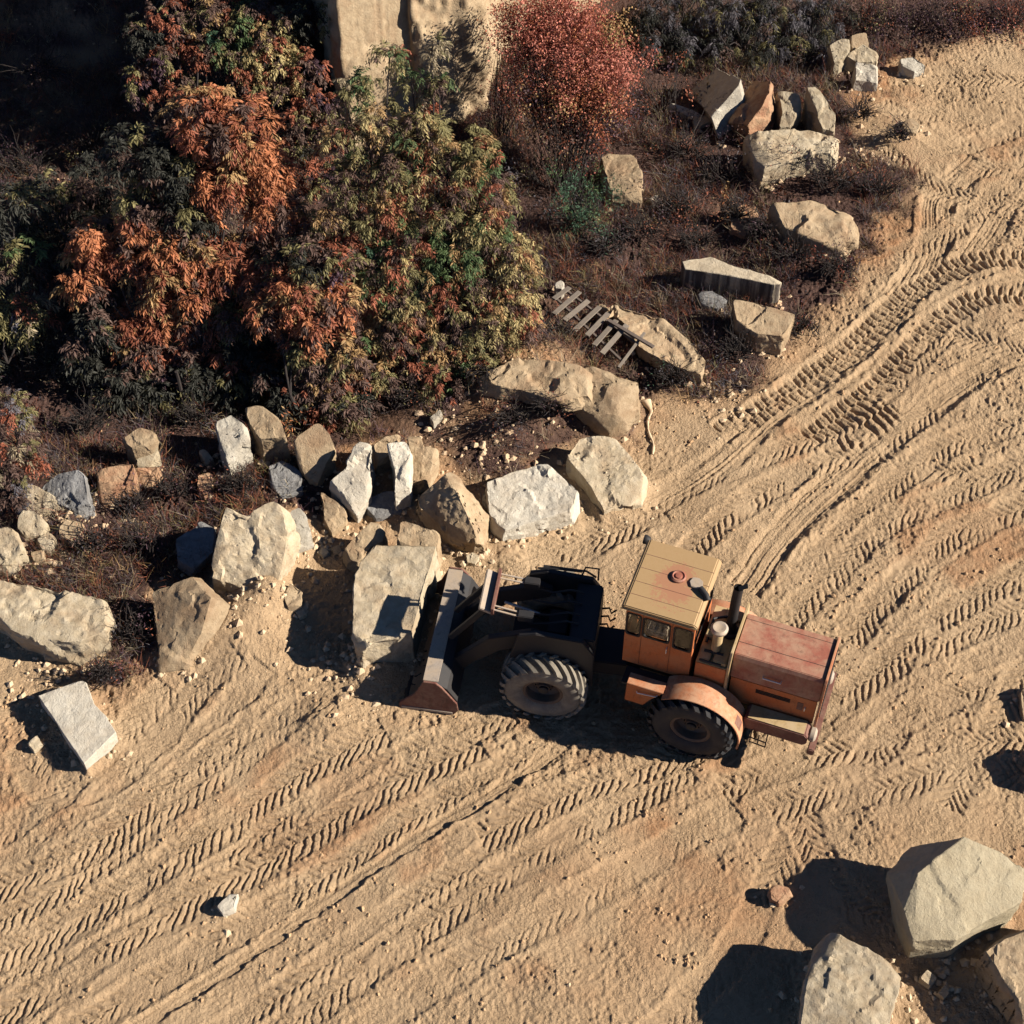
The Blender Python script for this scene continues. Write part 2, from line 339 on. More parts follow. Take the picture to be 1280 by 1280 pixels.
H = H0 + near * rough * (0.30 + 0.80 * crumb) * (1 + 0.9 * veg)
TR = np.zeros_like(H)                                     # where a track is pressed in
mach = np.exp(-(((GX - 1.6) / 3.4) ** 2 + ((GY - 19.6) / 2.0) ** 2) ** 2)
def stamp(pts, half=0.36, depth=0.032, lug=0.05, pitch=0.21, berm=0.028, chev=1.0, streak=0.0, ero=0.5, seed=0, strength=1.0):
    global H, TR
    line = catmull([at(a, b) for a, b in pts], 0.013)
    d = np.gradient(line, axis=0); L = np.hypot(d[:, 0], d[:, 1]); d /= L[:, None] + 1e-9; u = np.cumsum(L)
    vv = np.arange(-half * 1.75, half * 1.75, 0.013)
    X = line[:, 0][:, None] - d[:, 1][:, None] * vv[None]; Y = line[:, 1][:, None] + d[:, 0][:, None] * vv[None]
    ok = (np.abs(X) < 15.9) & (Y > 11.2) & (Y < 43.4)
    ix = np.searchsorted(xs, X[ok]); iy = np.searchsorted(ys, Y[ok])
    U = np.broadcast_to(u[:, None], X.shape)[ok]; V = np.broadcast_to(vv[None], X.shape)[ok]
    Ug = np.full(H.shape, np.nan, np.float32); Vg = np.full(H.shape, np.nan, np.float32); Ug[iy, ix] = U; Vg[iy, ix] = V
    msk = ~np.isnan(Ug); U = Ug[msk]; V = Vg[msk]; gx = GX[msk]; gy = GY[msk]
    wob = 0.06 * vnoise(U * 1.5 + seed, V * 0 + seed) + 0.03 * vnoise(U * 5 + seed, V * 9)
    Vw = V + wob; av = np.abs(Vw); av = av + .09 * vnoise(U * 2.2, V * 5 + seed) + .07 * vnoise(U * 7 + seed, V * 9); ins = 1 - sstep(half * 0.72, half * 1.12, av)
    ph = (U + chev * av + np.where(Vw > 0, pitch / 2, 0) + 0.05 * vnoise(U * 3, V * 4 + seed)) / pitch
    ph += 0.5 * vnoise(gx * 1.1 + seed, gy * 1.1) + .25 * vnoise(gx * 4 + seed, gy * 4)
    saw = ph - np.floor(ph); gw = .15 + .12 * vnoise(gx * 2, gy * 2 + seed); bars = .75 - 1.25 * np.exp(-((saw - .5) / gw) ** 2) + .35 * (saw - .5)
    amp = sstep(-0.05, 0.42, vnoise(gx * 0.8 + seed * 3.1, gy * 0.8) + 0.7 * vnoise(gx * 2.6 + seed, gy * 2.6) + 0.5 * vnoise(gx * 7 + seed, gy * 7) + 0.47 - .30 * ero)
    prof = -depth * ins + berm * np.exp(-((av - half * 1.2) / (half * 0.2)) ** 2) * np.clip(0.35 + 1.6 * vnoise(gx * 2.2, gy * 2.2 + seed) + 1.2 * vnoise(gx * 8, gy * 8 + seed), -.2, 1.6) + .66 * lug * ins * amp * (bars - 0.4)
    if streak: prof += streak * ins * (vnoise(Vw * 28 + seed, U * 0.35) + vnoise(Vw * 60 + seed, U * 0.5) * .5)
    m = (1 - sstep(half * 1.15, half * 1.6, av)) * strength * (1 - veg[msk] * 0.8)
    keep = 0.45 * (1 - strength * ins * amp) + 0.30
    H[msk] = H[msk] * (1 - m) + m * (H0[msk] + (H[msk] - H0[msk]) * keep + prof)
    TR[msk] = np.maximum(TR[msk], ins * m)
TRACKS = [
    dict(pts=[(-40, 1080), (60, 1050), (170, 985), (270, 905), (330, 840)], lug=.04, ero=1.2),
    dict(pts=[(-40, 1170), (60, 1120), (170, 1040), (280, 960), (360, 900), (440, 850)], lug=.055),
    dict(pts=[(20, 930), (70, 990), (160, 960), (240, 870), (300, 830)], lug=.04, ero=1.3, depth=.03),
    dict(pts=[(-40, 1250), (70, 1185), (200, 1110), (330, 1040), (450, 970), (560, 925), (640, 890)], lug=.06, depth=.045, ero=.3),
    dict(pts=[(60, 1310), (180, 1235), (300, 1160), (430, 1080), (560, 1000), (690, 930)], lug=.055, ero=.8),
    dict(pts=[(250, 1310), (380, 1225), (520, 1130), (650, 1050), (780, 985), (880, 930)], lug=.055, ero=.6),
    dict(pts=[(420, 1310), (540, 1230), (680, 1150), (800, 1080), (920, 1010)], lug=.03, ero=1.2, depth=.03),
    dict(pts=[(-30, 1050), (50, 1010), (130, 940), (210, 860)], lug=.05, ero=.5),
    dict(pts=[(-30, 1120), (110, 1060), (230, 970), (330, 900), (420, 880)], lug=.055, ero=.2),
    dict(pts=[(-40, 1210), (90, 1150), (230, 1065), (370, 970), (480, 915)], lug=.06, ero=.1),
    dict(pts=[(-40, 1290), (80, 1220), (220, 1135), (360, 1060), (480, 985), (600, 930)], lug=.06, ero=.2),
    dict(pts=[(330, 1310), (450, 1215), (590, 1120), (720, 1040), (860, 960)], lug=.05, ero=.3),
    dict(pts=[(130, 1310), (270, 1220), (400, 1130), (520, 1050), (640, 975), (720, 915)], half=.16, lug=0, depth=.05, streak=.02, berm=.05),
    dict(pts=[(600, 1050), (720, 990), (830, 950), (930, 905), (1010, 850)], lug=.055, ero=.5),
    dict(pts=[(900, 985), (980, 955), (1070, 935), (1170, 925), (1320, 930)], lug=.06, half=.34, ero=.2),
    dict(pts=[(990, 930), (1060, 870), (1150, 815), (1320, 740)], lug=.05, ero=.8),
    dict(pts=[(960, 1010), (1060, 970), (1150, 890), (1320, 830)], lug=.05, ero=.8),
    dict(pts=[(940, 860), (1030, 800), (1110, 740), (1190, 680), (1320, 600)], lug=.045, ero=.9),
    dict(pts=[(720, 700), (800, 640), (880, 600), (980, 560), (1060, 525), (1140, 455), (1220, 380), (1320, 330)], lug=.05, ero=.7),
    dict(pts=[(640, 720), (760, 665), (830, 620), (900, 575), (980, 500), (1060, 440), (1120, 370), (1180, 290), (1210, 200)], lug=0, streak=.045, depth=.05, half=.42),
    dict(pts=[(830, 720), (900, 655), (980, 600), (1060, 570), (1150, 585), (1320, 595)], lug=.06, ero=.4),
    dict(pts=[(930, 735), (990, 655), (1060, 590), (1120, 540), (1200, 480), (1320, 420)], lug=0, streak=.05, depth=.06, half=.4, berm=.06),
    dict(pts=[(1000, 720), (1080, 640), (1180, 560), (1320, 520)], lug=.045, ero=.8),
    dict(pts=[(1225, 200), (1175, 245), (1168, 300), (1140, 360), (1090, 415), (1020, 470), (930, 540)], lug=0, streak=.06, depth=.06, half=.45, berm=.07),
    dict(pts=[(1310, 190), (1260, 250), (1225, 310), (1190, 350)], lug=0, streak=.05, depth=.05, half=.4),
    dict(pts=[(1040, 545), (1075, 530), (1110, 505)], lug=.13, depth=.02, ero=.1, chev=.1, pitch=.22, half=.6),
    dict(pts=[(1050, 205), (1120, 212), (1200, 215), (1320, 200)], lug=.05, ero=.6, streak=.03),
    dict(pts=[(1110, 100), (1190, 98), (1320, 100)], lug=.06, ero=.4), dict(pts=[(1120, 150), (1200, 140), (1320, 160)], lug=.04, ero=.9),
    dict(pts=[(620, 720), (690, 690), (760, 668), (830, 640)], lug=.065, ero=.2),
    dict(pts=[(1180, 1010), (1230, 930), (1290, 830)], lug=.05, ero=.6),
    dict(pts=[(1000, 905), (1090, 845), (1180, 770), (1320, 690)], lug=.05, ero=.2),
    dict(pts=[(1060, 800), (1130, 720), (1200, 660), (1320, 620)], lug=.05, ero=.3),
    dict(pts=[(960, 800), (1040, 720), (1100, 660), (1180, 620), (1320, 560)], lug=.045, ero=.4),
    dict(pts=[(1100, 560), (1180, 500), (1240, 450), (1320, 400)], lug=.045, ero=.3),
    dict(pts=[(1060, 490), (1130, 440), (1190, 420), (1320, 460)], lug=.05, ero=.4),
    dict(pts=[(1090, 180), (1160, 230), (1240, 250), (1320, 255)], lug=.05, ero=.3),
    dict(pts=[(1100, 130), (1180, 180), (1240, 170), (1320, 130)], lug=.04, ero=.5),
    dict(pts=[(1120, 320), (1200, 280), (1260, 230), (1320, 215)], lug=.045, ero=.4),
    dict(pts=[(1040, 1000), (1120, 985), (1200, 960), (1320, 980)], lug=.045, ero=.5),
    dict(pts=[(800, 1310), (900, 1210), (960, 1110), (1000, 1040)], lug=.035, ero=.8),
    dict(pts=[(1330, 328), (1230, 326), (1180, 343), (1130, 375), (1080, 420), (1000, 480), (900, 540)], lug=.10, depth=.05, ero=-.2, chev=.15, pitch=.25, berm=.04),
    dict(pts=[(1330, 378), (1240, 370), (1180, 395), (1140, 435), (1085, 490), (1010, 545)], lug=.11, depth=.05, ero=-.2, chev=.15, pitch=.26, berm=.04),
    dict(pts=[(1100, 1160), (1040, 1110), (1000, 1020)], lug=.05, ero=.9),
]
for i, t in enumerate(TRACKS): stamp(seed=i * 7.3 + 1, **t)
H = H - 0.02 * mach
crumb2 = sstep(-.15, .25, vnoise(GX * .7 + 31, GY * .7 + 77) + .6 * vnoise(GX * 2.4, GY * 2.4 + 5))
H += near * (0.014 * vnoise(GX * 8, GY * 8 + 50) + 0.026 * vnoise(GX * 15, GY * 15) + .02 * vnoise(GX * 19 + 9, GY * 19)) * (.35 + .75 * crumb2) * (1 - 0.3 * TR)
red = np.clip(sstep(0.0, 0.35, vnoise(GX * .3 + 20, GY * .3) + .35 * vnoise(GX * 2, GY * 2)) * .8 + .5 * sstep(-1.0, .2, vd) - .5 * TR, 0, 1) * near
c = at(930, 1130); red = np.clip(red + .75 * np.exp(-((GX - c.x) ** 2 + (GY - c.y) ** 2) / 3.2 ** 2) * (0.5 + vnoise(GX * 1.2, GY * 1.2)), 0, 1)
ny, nx = H.shape
idx = np.arange(nx * ny).reshape(ny, nx)
Fq = np.stack([idx[:-1, :-1], idx[:-1, 1:], idx[1:, 1:], idx[1:, :-1]], -1).reshape(-1, 4)
gme = np_mesh('ground', np.stack([GX, GY, H], -1).reshape(-1, 3), Fq, smooth=True)
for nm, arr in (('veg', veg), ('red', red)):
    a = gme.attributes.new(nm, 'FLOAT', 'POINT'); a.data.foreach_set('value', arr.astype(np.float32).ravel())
tag(link_mesh('ground', gme, M['ground']), kind='structure')
def hz(x, y):
    ix = np.clip(np.searchsorted(xs, x), 0, nx - 1); iy = np.clip(np.searchsorted(ys, y), 0, ny - 1); return H[iy, ix]
def veg_at(x, y):
    ix = np.clip(np.searchsorted(xs, x), 0, nx - 1); iy = np.clip(np.searchsorted(ys, y), 0, ny - 1); return veg[iy, ix]
# ---------------------------------------------------------------- stones
def displace(bm, seed, size, amp, chips=14):
    off = Vector((seed * 13.7, seed * 5.1, seed * 2.3)); bm.normal_update()
    cen = sum((v.co for v in bm.verts), Vector()) / len(bm.verts)
    r = random.Random(seed)
    planes = []
    for k in range(chips):
        n = Vector((r.uniform(-1, 1), r.uniform(-1, 1), r.uniform(-.4, 1))).normalized()
        sup = max((v.co - cen).dot(n) for v in bm.verts); planes.append((n, sup * r.uniform(.88, .97)))
    new = []
    for v in bm.verts:
        p = v.co + off; n = v.normal
        d = amp * 0.45 * mnoise.noise(p * (1.6 / size))
        for fr, am in ((1.6, .80), (4.0, .28), (9.0, .08)):      # broken facets: every cell is a tilted plane
            q = p * (fr / size); q = q + Vector((mnoise.noise(q * 2.1), mnoise.noise(q * 2.1 + Vector((7, 0, 0))), mnoise.noise(q * 2.1 + Vector((0, 9, 0))))) * .16
            dd, cp = mnoise.voronoi(q); w = min(max((dd[1] - dd[0]) / .07, 0), 1); w = .5 + .5 * w * w * (3 - 2 * w); e = 0
            for cpt, ww in ((cp[0], w), (cp[1], 1 - w)):
                tl = mnoise.cell_vector(cpt * 3.7 + Vector((.5, .5, .5))) - Vector((.5, .5, .5)); e += ww * (1.9 * (q - cpt).dot(tl) + .35 * tl.x)
            d += amp * am * e
        d += amp * 0.10 * mnoise.noise(p * (26 / size)) + amp * 0.16 * mnoise.turbulence(p * (12 / size), 3, True) - amp * .1
        c_ = v.co + n * d
        for pn, pd in planes:
            e = (c_ - cen).dot(pn) - pd
            if e > 0: c_ = c_ - pn * e * 0.85
        new.append(c_)
    for v, c_ in zip(bm.verts, new): v.co = c_
ROCKG = 'quarried limestone blocks and rubble'
rock_i = [0]; BASES = []
def rock(name, label, mat, pts, zn, zf=None, grow=1.06, extra=None, cat=None, amp=None, zx=0.0, hull=False, shift=(0, 0), edge=None, chips=14):
    rock_i[0] += 1; seed = rock_i[0]
    zf = zn if zf is None else zf
    p0, p1 = min(p[1] for p in pts), max(p[1] for p in pts); cx = sum(p[0] for p in pts) / len(pts)
    g = at(cx, (p0 + p1) / 2); gz = float(hz(g.x, g.y))
    T = []
    for pp in pts:
        a, b = pp[:2]; z = zn + (zf - zn) * (p1 - b) / (p1 - p0 + 1e-6) + zx * (a - cx) / 60
        if len(pp) == 3: z = pp[2]
        T.append(at(a, b, max(z, .06) + gz))
    c = sum(T, Vector()) / len(T)
    B = [Vector((c.x + (t.x - c.x) * grow + shift[0], c.y + (t.y - c.y) * grow + shift[1], gz - .22)) for t in T]
    BASES.append([(b.x, b.y) for b in B])
    size = max(max((t - c).length for t in T) * 1.5, .15)
    bm = bmesh.new()
    if extra or hull:
        vs = [bm.verts.new(p) for p in T + B + [at(a, b, z + gz) for a, b, z in (extra or [])]]
        r = bmesh.ops.convex_hull(bm, input=vs)
        bmesh.ops.delete(bm, geom=list(set(x for x in r['geom_interior'] + r['geom_unused'] if isinstance(x, bmesh.types.BMVert))), context='VERTS')
        bmesh.ops.dissolve_limit(bm, angle_limit=R_(5), verts=bm.verts, edges=bm.edges)
    else:
        n = len(T); vt = [bm.verts.new(p) for p in T]; vb = [bm.verts.new(p) for p in B]
        bm.faces.new(vt); bm.faces.new(vb[::-1])
        for i in range(n): bm.faces.new((vt[i], vb[i], vb[(i + 1) % n], vt[(i + 1) % n]))
    bmesh.ops.recalc_face_normals(bm, faces=bm.faces)
    es = [e for e in bm.edges if len(e.link_faces) == 2 and e.calc_face_angle(0) > .4]
    bmesh.ops.bevel(bm, geom=es, offset=(edge if edge is not None else .006 * size), segments=1, affect='EDGES', clamp_overlap=True)
    bmesh.ops.triangulate(bm, faces=bm.faces)
    Lm = min(max(size / 30, .028), .052)
    for it in range(7):
        es = [e for e in bm.edges if e.calc_length() > Lm * 1.5]
        if not es or len(bm.faces) > 16000: break
        bmesh.ops.subdivide_edges(bm, edges=es, cuts=1); bmesh.ops.triangulate(bm, faces=[f for f in bm.faces if len(f.verts) > 3])
    displace(bm, seed, size, amp if amp is not None else .07 * size, chips)
    for v in bm.verts: v.co -= Vector((c.x, c.y, gz))
    bmesh.ops.recalc_face_normals(bm, faces=bm.faces)
    for f in bm.faces: f.smooth = True
    bm.normal_update()
    for e in bm.edges:
        if len(e.link_faces) == 2 and e.calc_face_angle(0) > R_(20): e.smooth = False
    me = bpy.data.meshes.new(name); bm.to_mesh(me); bm.free()
    o = link_mesh(name, me, M[mat]); o.location = (c.x, c.y, gz)
    if cat is None: cat = {'stone_block': 'stone block', 'boulder': 'boulder', 'stone': 'stone'}[name]
    return tag(o, label, cat, ROCKG)
SB, BO, ST = 'stone_block', 'boulder', 'stone'
# --- left cluster
rock(BO, 'long flat cream slab running off the left edge of the yard', 'cream', [(-40, 716), (0, 725), (43, 729), (139, 749), (142, 769), (134, 790), (98, 803), (66, 798), (20, 785), (-40, 745)], .75, .85, 1.0)
rock(BO, 'big tan boulder with two slanted faces at the top of the pale dirt ramp', 'tan', [(190, 739, .95), (249, 718, 1.2), (290, 760, .55), (283, 792, .2), (230, 834, .15), (200, 838, .12), (193, 785, .5)], .15, 1.25, 1.03, extra=[(266, 742, 1.3), (252, 792, .72)], chips=3, amp=.09)
rock(BO, 'tall cream block with notched top and cracked face left of the square shadow', 'cream', [(282, 631), (308, 643), (331, 629), (354, 624), (364, 644), (356, 690), (344, 746), (262, 723), (267, 677), (275, 644)], .35, 1.5, 1.02)
rock(ST, 'pale rough chunk wedged against the right side of the notched cream block', 'white', [(364, 637), (377, 633), (390, 667), (358, 690), (352, 660)], .3, .8)
rock(SB, 'narrow pointed slab lying in the rubble at the left edge, light along its ridge', 'cream', [(16, 603), (43, 606), (92, 635), (81, 647), (39, 643), (14, 622)], .25, .75, 1.05)
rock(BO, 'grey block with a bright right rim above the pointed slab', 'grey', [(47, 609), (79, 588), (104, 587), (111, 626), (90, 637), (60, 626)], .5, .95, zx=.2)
rock(ST, 'tan wedge under the tip of the pointed slab at left', 'cream', [(24, 640), (40, 636), (60, 655), (55, 668), (30, 672), (22, 660)], .25, .55)
rock(ST, 'rounded ochre stone right of the tan wedge in the left rubble', 'tan', [(72, 660), (85, 647), (105, 655), (100, 668), (88, 675), (74, 670)], .2, .45)
rock(BO, 'cream boulder cut by the left edge of the picture below the pointed slab', 'cream', [(-25, 665), (10, 657), (22, 664), (30, 690), (15, 706), (-25, 706)], .35, .8)
rock(ST, 'small pale stone between the wedge and the ochre stone in the left rubble', 'cream', [(45, 675), (60, 665), (68, 668), (66, 682), (52, 688)], .15, .3)
rock(ST, 'small square tan stone lowest in the left rubble', 'tan', [(38, 690), (54, 686), (55, 698), (42, 702)], .12, .25)
rock(BO, 'reddish brown broken block under the mushroom shaped stone', 'rust', [(119, 588), (150, 578), (168, 579), (168, 602), (148, 612), (131, 634), (122, 622)], .3, .75)
rock(ST, 'yellowish crumbling stone beside the reddish block', 'rust', [(166, 585), (200, 582), (190, 606), (170, 606)], .2, .55)
rock(ST, 'brown cap stone balanced on top of a smaller pale stone', 'tan', [(151, 549), (174, 531), (197, 542), (190, 553), (165, 560)], 1.0, 1.15, .8, shift=(0, 0))
rock(ST, 'pale neck stone carrying the brown cap stone', 'cream', [(170, 562), (193, 550), (198, 562), (187, 583), (172, 583)], .45, .8, .95)
rock(SB, 'bright smooth upright slab at the edge of the dark shade under the trees', 'white', [(267, 528), (287, 517), (308, 532), (311, 546), (284, 573), (272, 547)], .85, 1.35, 1.0)
rock(BO, 'tan block leaning behind the bright slab with a dark shaded foot', 'tan', [(305, 506), (318, 502), (346, 517), (359, 547), (326, 549), (312, 530)], 1.0, 1.45, .98)
rock(ST, 'stubby cream shard left of the bright upright slab', 'cream', [(248, 562), (254, 560), (267, 573), (258, 582)], .2, .4)
rock(ST, 'small reddish stone in dry grass below the cream shard', 'rust', [(248, 592), (264, 590), (266, 606), (255, 622), (246, 606)], .15, .3)
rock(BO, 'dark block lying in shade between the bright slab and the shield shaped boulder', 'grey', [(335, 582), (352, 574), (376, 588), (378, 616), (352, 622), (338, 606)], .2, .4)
rock(BO, 'shield shaped tan boulder pointing down beside the small orange plant', 'tan', [(366, 546), (391, 528), (408, 533), (418, 556), (405, 584), (397, 603), (380, 595), (372, 578)], .35, 1.25, 1.02)
rock(SB, 'pale block with a knobbly broken lower face left of the white upright slab', 'white', [(444, 550), (461, 552), (467, 562), (463, 590), (464, 615), (446, 640), (410, 603), (434, 582), (440, 566)], .45, 1.25, 1.0)
rock(SB, 'narrow white upright slab with a dark left side amid the row of blocks', 'white', [(486, 556), (508, 547), (513, 564), (513, 608), (492, 618), (493, 587)], .75, 1.15, 1.0)
rock(BO, 'weathered tan chunk leaning on the right side of the white upright slab', 'tan', [(510, 542), (526, 543), (529, 559), (546, 562), (535, 598), (515, 604)], .35, .9)
rock(ST, 'brown stone behind the white upright slab', 'tan', [(464, 556), (482, 543), (500, 541), (490, 566), (470, 580)], .4, .75)
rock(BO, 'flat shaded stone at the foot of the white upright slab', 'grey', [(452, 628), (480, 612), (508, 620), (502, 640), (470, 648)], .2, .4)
rock(SB, 'tan wedge block with a bright right face left of the flat white block', 'tan', [(517, 620), (556, 591), (570, 591), (612, 645), (605, 686), (592, 688), (570, 679), (524, 635)], .35, .95, 1.03, extra=[(567, 606, 1.3), (597, 672, .75)], chips=5)
rock(SB, 'flat white block with drill marks on its lower edge, right of the tan wedge block', 'white', [(603, 604), (639, 588), (689, 575), (728, 617), (721, 635), (628, 665), (613, 652)], .55, .85, 1.0)
rock(SB, 'cream cut block half sunk in the dirt above the loader cab', 'cream', [(707, 570), (729, 541), (772, 548), (786, 566), (811, 595), (804, 624), (754, 640), (739, 609)], .35, .75, 1.03)
rock(ST, 'kite shaped tan stone below the knobbly pale block', 'tan', [(400, 612), (433, 637), (433, 651), (414, 667), (406, 649)], .2, .55)
rock(SB, 'large cream block standing in front of the loader bucket with a cracked face', 'cream', [(462, 677), (546, 682), (533, 727), (516, 790), (478, 800), (452, 808), (441, 805), (440, 767), (443, 719)], 1.1, 1.35, 1.0, amp=.13, chips=5)
rock(SB, 'square tan block behind the large cream block facing the bucket', 'tan', [(501, 649), (550, 666), (546, 686), (496, 681)], 1.0, 1.15, 1.05)
rock(BO, 'lumpy tan boulder leaning on the left of the large cream block', 'tan', [(428, 688), (453, 660), (470, 649), (481, 660), (478, 676), (464, 684), (447, 702), (433, 699)], .5, .9)
rock(ST, 'small pale rubble stone at the foot of the large cream block', 'cream', [(446, 806), (464, 800), (470, 812), (452, 820)], .15, .25)
rock(SB, 'flat pale slab lying alone on the tracked dirt at lower left', 'white', [(48, 870), (100, 848), (108, 855), (118, 880), (132, 895), (145, 915), (105, 955)], .42, .46, 1.0, amp=.05, chips=2)
rock(ST, 'small cream stone left of the flat pale slab', 'cream', [(34, 928), (46, 918), (53, 930), (42, 938)], .15, .25)
rock(ST, 'dull brown stone lying in the square shadow', 'tan', [(352, 742), (362, 728), (378, 738), (376, 755), (360, 760)], .2, .35)
rock(ST, 'flat pale stone at the rim of the square shadow', 'cream', [(368, 762), (378, 758), (383, 766), (374, 772)], .08, .15)
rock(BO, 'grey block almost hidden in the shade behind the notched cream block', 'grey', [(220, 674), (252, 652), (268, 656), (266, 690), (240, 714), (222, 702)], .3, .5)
rock(ST, 'small rounded stone under the tip of the tan wedge block', 'cream', [(582, 694), (592, 690), (600, 696), (594, 705), (584, 703)], .15, .25)
rock(ST, 'pale splinter of stone lying in leaf litter above the row of blocks', 'white', [(537, 522), (550, 511), (553, 515), (542, 528)], .15, .25)
# --- right, along the scrub
rock(SB, 'long bar shaped block with drill flutes on its front face', 'streaked', [(853, 327), (888, 320), (912, 331), (977, 348), (973, 357), (905, 343), (856, 336)], .85, .85, 1.03, amp=.06, chips=3)
rock(BO, 'greyish tan boulder below the long fluted bar with a dark hollow under it', 'tan', [(915, 370), (953, 379), (996, 390), (980, 420), (946, 417), (920, 400)], .75, .85, .92)
rock(ST, 'small grey stone squeezed under the long fluted bar', 'grey', [(873, 364), (890, 364), (910, 375), (897, 386), (876, 380)], .25, .35)
rock(BO, 'long tan slab lying beside the wooden ladder', 'tan', [(741, 375), (785, 383), (832, 397), (885, 447), (879, 468), (847, 459), (797, 434), (779, 403)], .45, .75, 1.0)
rock(BO, 'bulky cracked tan boulder between the ladder and the sunken cut block', 'tan', [(700, 472), (740, 458), (800, 476), (799, 497), (776, 529), (754, 527), (740, 508), (712, 500)], .45, .85, 1.03, extra=[(772, 480, .95)])
rock(BO, 'rounded mossy tan boulder beside the dirt road, below the hump of dry grass', 'tan', [(962, 252), (1021, 250), (1064, 268), (1077, 295), (1057, 304), (1021, 301), (978, 283)], .6, .95, 1.0)
rock(BO, 'long low cream block backing onto the dirt road under the cluster of three leaning slabs', 'cream', [(933, 167), (1021, 162), (1048, 172), (1046, 190), (1010, 192), (950, 210), (943, 190)], .75, .95, 1.02)
rock(SB, 'grey shaded slab with one bright white end in the dark scrub', 'white', [(858, 118), (895, 83), (926, 99), (924, 106), (889, 146), (877, 133)], .8, .8, 1.12, zx=1.15, shift=(.38, -.1), chips=2, amp=.09)
rock(ST, 'thin white flake in front of the grey shaded slab', 'white', [(836, 128), (863, 135), (882, 147), (858, 145)], .2, .35)
rock(ST, 'pale broken piece at the foot of the grey shaded slab', 'cream', [(866, 146), (888, 142), (892, 150), (868, 160)], .15, .3)
rock(SB, 'reddish leaning slab with a bright right rim right of the grey slab', 'rust', [(910, 139), (942, 101), (967, 101), (960, 124), (935, 156), (906, 153)], .8, .9, 1.08, zx=.95, shift=(.22, 0), chips=3)
rock(BO, 'rounded cream slab in the middle of three leaning slabs', 'cream', [(971, 112), (1000, 117), (1003, 131), (989, 158), (974, 160), (978, 139)], .55, 1.15, 1.0)
rock(SB, 'tall pointed cream slab with a dark left face, rightmost of three leaning slabs', 'cream', [(1008, 106), (1016, 104), (1046, 142), (1044, 165), (1026, 160), (1016, 130)], .6, 1.35, 1.0)
rock(BO, 'upright pale stone at the left of the far rock heap', 'cream', [(1036, 54), (1061, 45), (1064, 60), (1050, 77), (1043, 79)], .5, 1.0)
rock(BO, 'brown stone at the back of the far rock heap', 'tan', [(1062, 44), (1084, 41), (1087, 56), (1066, 61)], .6, .9)
rock(BO, 'tan stone on the right of the far rock heap', 'cream', [(1057, 69), (1079, 54), (1100, 67), (1097, 77), (1071, 78)], .5, .85)
rock(BO, 'white block with a dark crack at the front of the far rock heap', 'white', [(1068, 78), (1097, 80), (1098, 104), (1068, 100)], .35, .75)
rock(ST, 'lone white flat stone on the dirt right of the far rock heap', 'white', [(1125, 72), (1143, 70), (1158, 81), (1143, 90), (1127, 82)], .3, .45)
rock(SB, 'flat topped tan block among red bushes with a dark front face', 'tan', [(750, 192), (791, 192), (801, 216), (801, 240), (763, 240)], .75, .8, 1.02)
rock(ST, 'small white stone half hidden in scrub right of the flat topped tan block', 'white', [(812, 247), (822, 242), (824, 252), (816, 258)], .15, .3)
rock(ST, 'white rounded stone at the upper end of the wooden ladder', 'white', [(693, 353), (700, 349), (706, 354), (702, 361), (695, 360)], .3, .45)
# --- lower right
rock(BO, 'huge smooth cream boulder with a flat sunlit face at lower right', 'ivory', [(1129, 1137, 1.15), (1147, 1091, 1.4), (1205, 1047, 1.5), (1254, 1065, 1.3), (1282, 1088, 1.1), (1278, 1127, 1.0), (1211, 1157, 1.05), (1195, 1175, 1.0), (1142, 1175, 1.05)], 1.0, 1.35, .90, amp=.06, chips=1, extra=[(1108, 1090, .75), (1139, 1060, .8), (1122, 1120, .7)], edge=.01)
rock(SB, 'rough cream block cut by the bottom edge of the picture', 'cream', [(1022, 1180), (1034, 1162), (1113, 1200), (1131, 1216), (1116, 1265), (1104, 1330), (992, 1330), (1012, 1215)], .95, 1.1, 1.0)
rock(BO, 'mottled tan boulder at the lower right corner behind the huge cream boulder', 'tan', [(1228, 1186), (1254, 1168), (1330, 1140), (1340, 1290), (1280, 1270), (1250, 1225)], .9, 1.0, 1.0)
rock(ST, 'cream stone in the shade between the three big lower right boulders', 'cream', [(1150, 1222), (1160, 1211), (1172, 1222), (1163, 1233)], .2, .35)
rock(ST, 'smaller tan stone right of the stone in the shade at lower right', 'tan', [(1172, 1240), (1182, 1229), (1187, 1240), (1180, 1248)], .15, .25)
rock(ST, 'pinkish egg sized rubble stone alone on the dirt near the lower right boulders', 'rust', [(961, 1112), (972, 1104), (986, 1108), (991, 1118), (976, 1130), (964, 1124)], .25, .35)
rock(ST, 'white oval stone lying in a tyre track at lower left', 'white', [(271, 1132), (286, 1117), (297, 1116), (293, 1134), (278, 1142)], .2, .25)
rock(BO, 'dark boulder at the right edge of the picture beside the tracks', 'tan', [(1275, 862), (1300, 852), (1320, 880), (1310, 905), (1279, 898)], .2, .3)
rock(BO, 'boulder just inside the right edge throwing a shadow onto the dirt', 'cream', [(1287, 940), (1310, 925), (1350, 950), (1330, 985), (1292, 975)], .4, .5)
rock(BO, 'long low tan ledge half buried in earth left of the cracked tan boulder', 'tan', [(606, 462), (648, 446), (700, 450), (742, 466), (735, 494), (700, 500), (655, 488), (616, 482)], .08, .30, 1.2, chips=6)
rock(ST, 'brown stone in scrub by the road edge left of the rounded mossy boulder', 'rust', [(915, 262), (930, 254), (946, 262), (950, 285), (930, 296), (912, 285)], .2, .35)
rock(ST, 'dark stone on the bare ground above the tyre tracks near the far rock heap', 'tan', [(1128, 152), (1140, 146), (1150, 156), (1146, 166), (1132, 164)], .2, .3)
